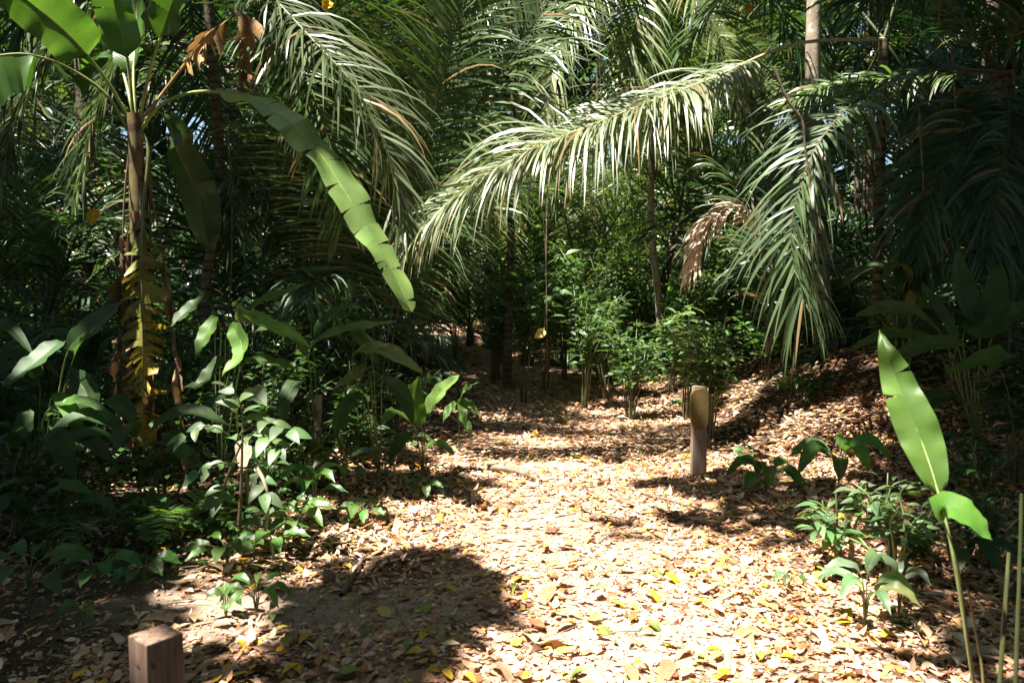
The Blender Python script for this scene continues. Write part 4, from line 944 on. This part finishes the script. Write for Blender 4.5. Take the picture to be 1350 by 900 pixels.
# right, shaded broad leaves
leafy('ginger_plant', 'large broad leaved plant in deep shade at the right edge', 'plant', below(1290, 600, 5.9), [
    ([(1240, 440, 5.7), (1190, 408, 5.6), (1128, 416, 5.5)], .10, dict(tint=(.06, .09, .04))), ([(1270, 440, 5.7), (1300, 420, 5.7), (1320, 345, 5.7)], .12, dict(tint=DB, face=(0, -1, .2))),
    ([(1300, 500, 5.5), (1330, 465, 5.3), (1245, 492, 5.1)], .08, dict(tint=GB)), ([(1260, 450, 5.8), (1230, 400, 5.8), (1215, 372, 5.8)], .1, dict(tint=DB)),
    ([(1310, 440, 5.7), (1345, 410, 5.6), (1390, 400, 5.5)], .11, dict(tint=DB)), ([(1280, 460, 5.6), (1225, 455, 5.4), (1170, 478, 5.2)], .09, dict(tint=DB)),
    ([(1290, 430, 5.7), (1268, 380, 5.7), (1262, 330, 5.7)], .11, dict(tint=DB, face=(.2, -1, .2))), ([(1250, 460, 5.7), (1180, 440, 5.6), (1120, 460, 5.5)], .07, dict(tint=BB)),
    ([(1320, 520, 5.5), (1350, 500, 5.3), (1390, 520, 5.1)], .1, dict(tint=DB)), ([(1260, 520, 5.5), (1225, 530, 5.3), (1210, 560, 5.1)], .07, dict(tint=DB))])
# more ginger leaves filling the shade on both sides
for k, (px, d, n_, hg, tn, lab) in enumerate([
    (-40, 5.6, 8, 1.0, BB, 'big leaved ginger plant cut off by the left edge'), (120, 6.6, 8, 1.1, DB, 'dark ginger plant left behind the banana stem'), (180, 5.2, 7, .55, BB, 'low bluish ginger plant in front of the banana stem'), (30, 4.9, 7, .6, DB, 'low dark ginger plant at the lower left edge'),
    (1200, 6.8, 8, 1.0, DB, 'dark ginger plant right beyond the tip of the big green leaf'), (1330, 6.6, 8, 1.2, DB, 'tall dark ginger plant at the right edge'), ]):
    herb(lab, gp(P(px, 450, d)[0], d), n_, hg, .5, .5, .075, tn, 'ginger_plant', 'plant', kind='paddle', mat='broad')
# big foreground leaf
bf = below(1290, 940, 2.45)
fg = thing('arrowroot_plant', 'tall thin stalked plant with one huge upright translucent green leaf at right', 'plant', bf)
def fgleaf(pts, W, t0, **kw):
    return put(fg, bf, blade([P(*q) for q in pts], W, t0, **kw), 'leaf', 'stalk', M['tender'], M['stalk'])
fgleaf([(1290, 940, 2.45), (1276, 850, 2.42), (1258, 740, 2.38), (1240, 660, 2.38), (1218, 590, 2.44), (1188, 515, 2.54), (1159, 434, 2.68)], .066, .56, face=(-.3, -.95, -.05), n=30, m=4, fold=.38, wave=.01, cuts=([17], [21]), shift=.014, gapw=.05, tint=(.105, .195, .042), kind='paddle', ribr=.007, ribt=(.30, .38, .14))
fgleaf([(1290, 940, 2.45), (1277, 850, 2.40), (1262, 740, 2.34), (1240, 674, 2.3), (1256, 668, 2.28), (1280, 682, 2.25), (1308, 712, 2.23)], .05, .77, face=(.25, -.75, .6), n=18, fold=.12, wave=.004, tint=(.08, .19, .03), kind='paddle', ribr=.005, ribt=(.10, .12, .03))
def stalk(label, pts, r, T, d0):
    stick('green_stalk', label, 'stalk', [below(pts[0][0], pts[0][1], d0)] + [P(*p) for p in pts], r, r * .7, 'stalk', T, world=True)
stalk('thin brownish stalk right beside the stem of the huge green leaf', [(1296, 900, 2.5), (1284, 820, 2.5), (1276, 775, 2.5)], .005, (.16, .13, .05), 2.5)
stalk('yellow green cane left of the other one in the lower right corner', [(1316, 930, 2.3), (1324, 820, 2.3), (1330, 728, 2.32)], .008, (.07, .08, .03), 2.3)
stalk('yellow green cane at the very right edge', [(1338, 930, 2.2), (1343, 790, 2.2), (1347, 650, 2.22)], .007, (.05, .065, .025), 2.2)

# leaves held up in the air by thin creepers
def creeper(label, pts, leafp, d, tint, L_, mat='dry'):
    q = [P(*p) for p in pts]; o = thing('creeper', label, 'creeper', q[0])
    mb = MB(); tube(mb, q, .005, .003, 5, 20, (.09, .07, .04)); part('stem', mb.mesh('stem', M['stalk'], q[0]), o)
    a, b = leafp
    put(o, q[0], blade([q[-1], P(*a), P(*b)], L_, .08, n=10, m=2, face=(.3, -.8, .4), fold=.3, tint=tint, kind='oval', ribr=.004), 'leaf', 'stalk', M[mat], M['stalk'])
creeper('thin creeper holding an orange leaf left of the banana stem', [(135, -60, 6.6), (122, 100, 6.6), (120, 200, 6.6), (124, 274, 6.6)], ((124, 280, 6.58), (120, 298, 6.55)), 6.6, (.6, .33, .04), .05)
creeper('thin creeper holding an orange leaf at the top above the palms', [(436, -60, 7.4), (432, -30, 7.4), (436, -2, 7.4)], ((432, 5, 7.4), (426, 14, 7.4)), 7.4, (.62, .38, .03), .055)
creeper('thin creeper holding an orange leaf near the top right', [(990, -60, 9.5), (986, -20, 9.5), (985, 4, 9.5)], ((986, 10, 9.5), (984, 20, 9.5)), 9.5, (.5, .25, .05), .06)
creeper('thin creeper holding a yellow leaf over the far path', [(586, 250, 11), (582, 330, 11), (583, 396, 11)], ((582, 403, 11), (577, 410, 11)), 11, (.6, .38, .03), .06)
creeper('thin creeper holding a pale yellow leaf before the middle bushes', [(716, 280, 10), (720, 360, 10), (718, 432, 10)], ((712, 440, 10), (704, 446, 10)), 10, (.55, .46, .15), .06)
stick('hanging_vine', 'dark kinked vine hanging down before the drooping glossy frond', 'vine', [(1020, 90, 6.2), (1040, 135, 6.2), (1058, 160, 6.2), (1062, 200, 6.2), (1068, 240, 6.2), (1070, 300, 6.2)], .012, .008, 'twig')
stick('hanging_vine', 'thin straight vine hanging in front of the middle bushes', 'vine', [(722, 250, 10.2), (720, 340, 10.2), (721, 420, 10.2), below(720, 470, 10.2)] if False else [P(722, 250, 10.2), P(720, 340, 10.2), P(721, 420, 10.2), below(720, 470, 10.2)], .008, .006, 'twig', world=True)
for k, (x, y0, y1, d, lab) in enumerate([(1212, 150, 420, 6.9, 'pale dry vine hanging in the dark right side'), (1255, 60, 330, 7.3, 'second dry vine hanging in the dark right side'), (300, 150, 480, 8.0, 'thin dark vine hanging right of the banana stem')]):
    stick('hanging_vine', lab, 'vine', [(x, y0, d), (x + 6, (y0 + y1) / 2, d), (x - 3, y1, d)], .009, .006, 'twig')

# ------------------------------------------------------------------ undergrowth that nobody could count
def ground_leaves(name, n, fx, hz, size, tint, tpl=T_OVAL, mat='small'):
    x, y = fx(n); n = len(x)
    pos = np.c_[x, y, H(x, y) + R.random(n) ** 1.5 * hz(x, y)]
    d = rdir(n, -.3, .5); up = norm(np.c_[R.normal(size=(n, 2)) * .5, np.ones(n)])
    mb = scatter(tpl, pos, frames(d, up), size * R.uniform(.5, 1.3, n), jitter_tint(tint, n, .45, .12))
    o = part(name, mb.mesh(name, M[mat])); o['kind'] = 'stuff'
def fx_side(n):
    x = R.uniform(-9, 9, n); y = R.uniform(3.2, 16, n); po = path_off(x, y)
    k = ((po < -1.45 - .25 * vnoise(x, y, 2.2)) & (y > 4.1 + .35 * vnoise(x, y, 3)) & (R.random(n) < .25 + .75 * (vnoise(x, y, 1.2, 4) > .35))) | ((po > np.where(y > 6.3, 2.15, 2.9) + .5 * vnoise(x, y, 1.4)) & (R.random(n) < .7))
    return x[k], y[k]
ground_leaves('undergrowth', 90000, fx_side, lambda x, y: .55 * sstep(1.4, 2.4, np.abs(path_off(x, y))) + .03, .075, (.045, .095, .03))
def fx_far(n):
    x = R.uniform(-14, 14, n); y = R.uniform(12, 27, n); po = np.abs(path_off(x, y))
    k = (po > 1.25 + .8 * vnoise(x, y, 1)) ; return x[k], y[k]
ground_leaves('undergrowth', 46000, fx_far, lambda x, y: 1.0 * sstep(1.1, 2.2, np.abs(path_off(x, y))) + .05, .15, (.05, .105, .03))

def fx_mid(n):
    x = R.uniform(-.5, 5.5, n); y = R.uniform(10.6, 14.5, n); po = path_off(x, y)
    k = (po > 1.0 + .5 * vnoise(x, y, 1.6)) & (vnoise(x, y, 1.1, 7) + .12 * (y - 11) > .38); return x[k], y[k]
ground_leaves('undergrowth', 16000, fx_mid, lambda x, y: .75 * sstep(.9, 2.2, path_off(x, y)) + .05, .10, (.05, .11, .03))
# crumbs of soil, bark and stalk on the bare earth
n = 16000; x = R.uniform(-3.2, 2.6, n); y = R.uniform(2.4, 6.5, n); k = np.abs(path_off(x, y)) < 2.4; x, y = x[k], y[k]; n = len(x)
ss = np.c_[R.uniform(.006, .022, n), R.uniform(.012, .03, n), R.uniform(.5, 1, n) * .02]
cm = scatter(leaf_tpl(2, 1.2, .8, 'oval', .5), np.c_[x, y, H(x, y) + .003], frames(rdir(n, -.1, .2), np.tile(Z, (n, 1))), ss, jitter_tint((.24, .16, .11), n, .6, .08))
n = 420; x = R.uniform(-3.2, 3.4, n); y = R.uniform(2.6, 9.5, n)
for i in range(n):   # bits of twig and leaf stalk
    a_ = R.uniform(0, 6.28); l_ = .05 + .16 * R.random() ** 2; dx, dy = math.cos(a_) * l_, math.sin(a_) * l_
    q = [gp(x[i] + dx * k_ + R.normal() * .006, y[i] + dy * k_ + R.normal() * .006, .022 + .012 * R.random()) for k_ in (-1, -.3, .4, 1)]
    tube(cm, q, .0035, .002, 4, 7, np.array((.20, .15, .11)) * (.5 + R.random()))
o = part('debris', cm.mesh('debris', M['litter'])); o['kind'] = 'stuff'

# ------------------------------------------------------------------ SUN GAPS opened in the crowns where light is wanted
# path
from itertools import product
def inside(px, py, poly):
    c = False
    for (x1, y1), (x2, y2) in zip(poly, poly[1:] + poly[:1]):
        if (y1 > py) != (y2 > py) and px < (x2 - x1) * (py - y1) / (y2 - y1) + x1: c = not c
    return c
SUNNY = [(610, 905), (625, 850), (635, 780), (620, 700), (590, 640), (630, 575), (700, 560), (880, 550), (960, 640), (770, 640), (790, 690), (1000, 720), (1120, 730), (1190, 905)]
for px, py in product(range(560, 1220, 34), range(535, 905, 22)):
    if inside(px, py, SUNNY): lit_g(px, py, .24 if py > 650 else .3)
for a in [(900, 860, .55), (1000, 830, .55), (780, 840, .4), (720, 780, .3), (760, 700, .3), (980, 760, .5), (700, 690, .3), (640, 650, .4), (760, 640, .5), (850, 660, .5), (700, 600, .55), (800, 590, .45), (650, 590, .45),
          (545, 690, .24), (500, 715, .24), (450, 745, .22), (590, 700, .22), (410, 870, .2), (360, 890, .22), (1090, 800, .4), (1100, 860, .4), (1180, 800, .22), (890, 895, .4), (800, 895, .3), (1000, 900, .4)]: lit_g(a[0], a[1], a[2])
for a in [(900, 520, .5), (870, 500, .5), (940, 560, .3), (780, 548, .5, .2), (1010, 560, .5), (1000, 500, .5), (1060, 490, .45), (1110, 590, .35), (1050, 600, .35), (980, 620, .3), (960, 530, .4), (1040, 530, .4), (1090, 540, .3), (1080, 640, .2), (1150, 610, .2), (860, 590, .3), (1160, 640, .2),
          (580, 440, .8, .4), (570, 428, .9, .4), (690, 500, .3, .15)]: lit_g(a[0], a[1], a[2], .9, a[3] if len(a) > 3 else None)
# sandy patch dapples
lit(P(208, 835, 2.42), .36, 1.0)
for a in [(250, 790, .26), (330, 800, .24), (190, 785, .2), (290, 825, .2), (400, 800, .2), (350, 850, .2), (420, 770, .2), (270, 830, .12), (330, 880, .2), (110, 790, .12), (300, 860, .14), (60, 860, .1)]: lit_g(a[0], a[1], a[2], .8)
for px, py, r_ in ((540, 835, .22), (555, 795, .12), (500, 880, .15)):
    q = proj(G(px, py)); SHADE.append((q[0], q[1], r_))
for px, py, r_ in ((700, 500, .8), (640, 480, .9), (600, 465, .7), (740, 522, .45), (670, 520, .5)):   # the dim bend of the trail
    q = proj(G(px, py)); SHADE.append((q[0], q[1], r_))
for p_, r_ in ((P(360, 142, 5.5), .24), (P(400, 175, 5.42), .18)):
    q = proj(p_); SHADE.append((q[0], q[1], r_))
for a in [(1050, 560, .6), (1000, 540, .5), (1100, 620, .4), (1060, 500, .5)]: lit_g(*a)
# leaves and fronds that stand in sun
for a in [(470, 270, 5.3, .35), (500, 330, 5.25, .4), (525, 380, 5.25, .35), (445, 235, 5.35, .15), (60, 20, 5.6, .5), (150, 30, 5.9, .55), (140, 85, 6.8, .4), (215, 30, 5.8, .3), (60, 80, 5.6, .3), (270, 60, 6.1, .35), (300, 40, 6.1, .3), (225, 130, 5.85, .15), (280, 122, 5.7, .12),
          (186, 560, 5.8, .25), (186, 470, 5.8, .12), (180, 250, 6, .12),
          (40, 110, 7.7, .5), (100, 20, 7.9, .5), (120, 170, 9, .5), (165, 60, 8.9, .4), (0, 230, 7.6, .3), (330, -20, 7.8, .4), (400, 50, 7.3, .4), (450, 100, 7, .4), (490, 170, 7, .4), (520, 250, 6.9, .4), (420, 160, 7.8, .3), (500, 60, 8.3, .4), (500, 150, 8.6, .3),
          (700, 40, 7.6, .45), (640, 130, 7.9, .45), (590, 220, 8.2, .4), (560, 290, 8.5, .4),
          (930, 110, 7.8, .4), (860, 140, 7.5, .5), (790, 165, 7.3, .55), (720, 190, 7.1, .55), (650, 230, 7, .5), (590, 270, 6.9, .5), (550, 310, 6.85, .4),
          (1110, 150, 6.5, .3), (1070, 210, 6.4, .35), (1045, 280, 6.3, .4), (1040, 340, 6.3, .35), (1080, 380, 6.2, .3), (1010, 150, 7.8, .25), (960, 290, 8.2, .35), (930, 300, 8.1, .5), (920, 330, 8.1, .45),
          (40, 490, 5.2, .2), (95, 570, 5.1, .18), (120, 535, 5.1, .15), (300, 470, 5.3, .25), (395, 445, 5.3, .15), (270, 445, 5.5, .12), (470, 432, 6, .3), (510, 470, 5.9, .25), (450, 505, 6, .12), (590, 515, 6.5, .25), (548, 525, 6.5, .15), (615, 540, 7.5, .2), (320, 530, 4.7, .2), (280, 580, 4.5, .15), (365, 575, 4.5, .15), (345, 650, 4.45, .2), (280, 625, 4.5, .12), (245, 715, 4.4, .14), (400, 700, 4.6, .25), (115, 698, 4.3, .1),
          (1190, 520, 2.54, .36), (1225, 600, 2.42, .34), (1170, 460, 2.64, .3), (1270, 690, 2.25, .25), (1110, 610, 5.6, .2), (1170, 720, 4.2, .3), (1130, 790, 3.9, .25),
          (930, 420, 7.9, .55), (900, 420, 9.4, .55), (940, 500, 7.9, .45), (840, 420, 9.4, .45), (770, 400, 10.3, .6), (720, 380, 12, .65), (640, 370, 12.5, .6), (1010, 450, 9.6, .5), (860, 370, 13.5, .8), (980, 400, 11.5, .5), (580, 100, 7.9, .5), (540, 200, 8.3, .4), (186, 400, 5.8, .28), (186, 460, 5.8, .28), (186, 520, 5.8, .3), (186, 590, 5.8, .25)]: lit_px(*a)
for a in [(865, 100, 14, 1.6), (790, 90, 15.5, 1.3), (770, -10, 10.6, .5), (735, 70, 10.4, .5), (835, 50, 10.8, .6), (945, 40, 10.8, .6), (970, 110, 10.7, .5), (1150, 110, 8, .4), (1060, 125, 7.9, .4), (1230, 105, 7.8, .3), (1110, 20, 9.5, .6), (1080, 20, 10.5, .4), (1082, 70, 10.5, .4), (1180, 30, 9, .4), (800, 360, 11, .6), (745, 350, 12.8, .7), (885, 370, 11.2, .5), (690, 400, 10.9, .4), (945, 370, 11.5, .5), (830, 340, 14, .8), (900, 60, 14, 1.2), (960, 60, 12.5, .7), (990, 40, 20, 1.8), (700, 100, 22, 2.2), (560, 80, 24, 2), (850, 60, 24, 2.5), (440, 60, 21, 2), (60, 150, 10.5, .8), (110, 220, 10.5, .6), (150, 100, 19, 2), (20, 80, 16, 1.2), (230, 180, 13.5, .8), (620, 250, 17, 1), (860, 350, 13.5, 1.0), (680, 350, 16, .8), (780, 340, 18, 1.2), (960, 200, 12.5, .7), (870, 250, 16, 1.2), (30, 360, 8, .4), (100, 330, 9, .4)]: lit_px(a[0], a[1], a[2], a[3], .75)

# ------------------------------------------------------------------ TREES: trunks, limbs and high crowns shaped to light and shade the trail
TREES = [  # x, y, trunk radius, bark, label, lean
    (P(1092, 300, 10.5)[0], 10.5, .13, 'palebark', 'pale lichen spotted tree trunk rising at upper right', (-.3, 0)),
    (P(642, 350, 14)[0], 14.0, .07, 'palebark', 'thin pale trunk half hidden behind the drooping straw frond tip', (.1, .2)),
    (P(668, 420, 12.0)[0], 12.0, .065, 'bark', 'dark slim trunk in the middle of the shady thicket', (.1, .3)),
    (P(560, 420, 13)[0] - .8, 14.5, .13, 'bark', 'dark trunk left of the far path', (-.2, .3)),
    (-6.5, 12.0, .16, 'bark', 'dark tree trunk deep in the left thicket', (.2, 0)),
    (-9.5, 19.0, .18, 'bark', 'tree far back on the left side', (.2, 0)),
    (-7.2, 5.6, .16, 'bark', 'unseen shade tree added outside the left edge', (.3, .3)),  # this and the next stand out of view, added to cast shade
    (5.6, 6.0, .15, 'bark', 'unseen shade tree added outside the right edge', (-.2, .3)),
    (7.5, 12.5, .17, 'bark', 'tree in the black shade on the right', (-.2, 0)),
    (9.0, 20.0, .18, 'bark', 'tree far back on the right side', (-.2, 0)),
    (3.0, 28.0, .18, 'bark', 'tree at the very back of the forest', (0, 0)),
    (-4.5, 28.0, .18, 'bark', 'tree at the very back left of the path', (0, 0)),
    (-2.6, -.8, .14, 'bark', 'unseen shade tree added behind the viewer on the left', (.2, .2)),  # last two are also unseen, put in for their shade
    (2.8, -.5, .14, 'bark', 'unseen shade tree added behind the viewer on the right', (-.2, .2)),
]
tp = np.array([(x + l[0], y + l[1]) for x, y, _, _, _, l in TREES])
# crown clumps
NC = 3400
cx = R.uniform(-18, 18, NC); cy = R.uniform(-12, 40, NC); cz = R.uniform(7.6, 13.0, NC) + .12 * np.maximum(cy - 18, 0)
pr = proj(np.c_[cx, cy, cz])
def cover(x, y):   # canopy thickness shaped for shade over a spot (sun-projected ground coordinates)
    c = .80 + 0 * x
    c = np.where((y > 10), .7, c); c = np.where(y > 16, .55, c)
    c = np.maximum(c, .85 * (1 - sstep(4.5, 6, np.abs(x))) * sstep(16, 17.5, y))
    c = np.maximum(c, .95 * sstep(-3, -1.6, x) * (1 - sstep(1.6, 2.4, x)) * sstep(8.6, 9.6, y) * (1 - sstep(15, 17, y)))
    c = np.maximum(c, 1.0 * sstep(2.9, 4.2, x) * (1 - sstep(13, 18, y)))
    c = np.maximum(c, .98 * (1 - sstep(5.2, 7.5, y)))
    c = np.maximum(c, .98 * (1 - sstep(-2.5, -1.0, x)) * (1 - sstep(10, 13, y)))
    return c
keep = R.random(NC) < cover(pr[:, 0], pr[:, 1]) + .02
cx, cy, cz = cx[keep], cy[keep], cz[keep]
for sx_, sy_, sr_ in SHADE:   # extra leaf clumps added to cast the dark patches
    for z_ in R.uniform(7.8, 12.5, 5 if sr_ < .4 else 12):
        cx = np.append(cx, sx_ + SUN[0] / SUN[2] * z_ + R.normal() * sr_ * .45); cy = np.append(cy, sy_ + SUN[1] / SUN[2] * z_ + R.normal() * sr_ * .4); cz = np.append(cz, z_)
for xa, xb, ya, yb, nn in ((3.3, 8.0, 2.5, 12, 420), (-8, -2.2, 4.0, 11, 380)):   # unseen leaf clumps added overhead to darken both thickets
    z_ = R.uniform(7.8, 12.5, nn); cx = np.r_[cx, R.uniform(xa, xb, nn) + SUN[0] / SUN[2] * z_]; cy = np.r_[cy, R.uniform(ya, yb, nn) + SUN[1] / SUN[2] * z_]; cz = np.r_[cz, z_]
NL = 80
owner = np.argmin((cx[:, None] - tp[None, :, 0]) ** 2 + (cy[:, None] - tp[None, :, 1]) ** 2, axis=1)
for ti, (x, y, tr_, bm_, lab, ln) in enumerate(TREES):
    root = gp(x, y, -.1); sel = np.where(owner == ti)[0]
    o = thing('tree', lab, 'tree', root, 'trees of the forest')
    tb = MB(); topz = 10.5 if y < 20 else 12
    top = root + np.array((ln[0] * 2, ln[1] * 2, topz))
    C = tube(tb, [root, root + (top - root) * .3 + np.array((ln[0] * .2, 0, 0)), root + (top - root) * .65 - np.array((ln[0] * .3, .1, 0)), top], tr_, tr_ * .35, 12, 40, (.1, .1, .1), jit=.08, prof=lambda t_: 1 + .35 * np.exp(-t_ * 40))
    lb = None
    if len(sel):
        cen = np.c_[cx[sel], cy[sel], cz[sel]]
        for c in cen[R.random(len(cen)) < .12]:
            if litf(*[np.array([q]) for q in proj(c)])[0] > .3: continue
            k = C[int(R.uniform(24, 38))]
            mid = (k + c) / 2 + np.array((0, 0, .3)) + R.normal(size=3) * .2
            tube(tb, [k, mid, c], tr_ * .22, .012, 5, 10, (.1, .1, .1))
        n = len(cen) * NL
        pos = np.repeat(cen, NL, axis=0) + rdir(n) * (R.random((n, 1)) ** .5) * np.array((.85, .85, .5)) * np.repeat(R.uniform(.6, 1.25, (len(cen), 1)), NL, axis=0)
        pp = proj(pos); kk = R.random(n) > litf(pp[:, 0], pp[:, 1]) * 1.4  # leaves taken out to let sun onto the chosen spots
        pos = pos[kk]; n = len(pos)
        d = norm(rdir(n, -.6, .3)); up = norm(np.c_[R.normal(size=(n, 2)) * .45, np.ones(n)])
        lb = scatter(T_CROWN, pos, frames(d, up), R.uniform(.22, .42, n), jitter_tint((.05, .10, .028), n, .35, .12))
    part('trunk', tb.mesh('trunk', M[bm_], root), o)
    if lb is not None: part('crown', lb.mesh('crown', M['small'], root), o)

# the far wood that reads as one mass
n = 170000
a = R.random(n); x = R.uniform(-26, 26, n); y = 28 + 6 * R.random(n) - .012 * x * x; z = 16 * R.random(n) ** 1.2
k = vnoise(x * .8 + y * .3, z * .9, 1, 3) + .6 * (z < 5) > .36
x, y, z = x[k], y[k], z[k]; n = len(x)
m2 = 60000   # unseen wood at the sides and behind the viewer, added to dim ambient light
th = R.uniform(0, 2 * np.pi, m2); rr_ = R.uniform(13, 18, m2); x2 = rr_ * np.cos(th); y2 = 8 + (rr_ + 5) * np.sin(th) * 1.0; z2 = 11 * R.random(m2)
ok_ = (np.abs(x2) > 11.5) | (y2 < -6); ok_ &= (y2 < 27)
x = np.r_[x, x2[ok_]]; y = np.r_[y, y2[ok_]]; z = np.r_[z, z2[ok_]]; n = len(x)
lb = scatter(T_CROWN, np.c_[x, y, H(x, y) + z], frames(norm(rdir(n, -.7, .3)), norm(np.c_[R.normal(size=(n, 2)) * .5 - np.array((0, .5)), np.ones(n)])), R.uniform(.3, .6, n), jitter_tint((.055, .11, .03), n, .4, .12))
o = part('distant_forest', lb.mesh('distant_forest', M['small'])); o['kind'] = 'stuff'

# ------------------------------------------------------------------ light, sky, camera
w = bpy.data.worlds.new('World'); sc.world = w; w.use_nodes = True
nt = w.node_tree; bg = nt.nodes['Background']
sky = nt.nodes.new('ShaderNodeTexSky'); sky.sky_type = 'NISHITA'; sky.sun_disc = False
el = math.asin(SUN[2]); az = math.atan2(SUN[0], SUN[1])
sky.sun_elevation = el; sky.sun_rotation = az
nt.links.new(sky.outputs[0], bg.inputs[0]); bg.inputs[1].default_value = .05
sl = bpy.data.lights.new('sun', 'SUN'); sl.energy = 5.0; sl.angle = rad(.53); sl.color = (1, .94, .83)
so = bpy.data.objects.new('sun', sl); COL.objects.link(so)
so.rotation_euler = Vector([-float(v) for v in SUN]).to_track_quat('-Z', 'Y').to_euler()
cam = bpy.data.cameras.new('camera'); co = bpy.data.objects.new('camera', cam); COL.objects.link(co)
cam.sensor_width = 36; cam.lens = 36 * F_PX / 1350; cam.dof.use_dof = True; cam.dof.focus_distance = 7.0; cam.dof.aperture_fstop = 4.0; cam.clip_start = .05; cam.clip_end = 400
co.location = (0, 0, CAM_H); co.rotation_euler = (rad(90) - PITCH, 0, 0)
sc.camera = co
vs = sc.view_settings; vs.view_transform = 'Standard'; vs.look = 'None'; vs.exposure = 2.15; vs.gamma = 1; vs.use_curve_mapping = False
cy_ = sc.cycles; cy_.max_bounces = 5; cy_.diffuse_bounces = 2; cy_.glossy_bounces = 2; cy_.transmission_bounces = 4; cy_.transparent_max_bounces = 4
cy_.use_denoising = True; cy_.sample_clamp_indirect = 4.0
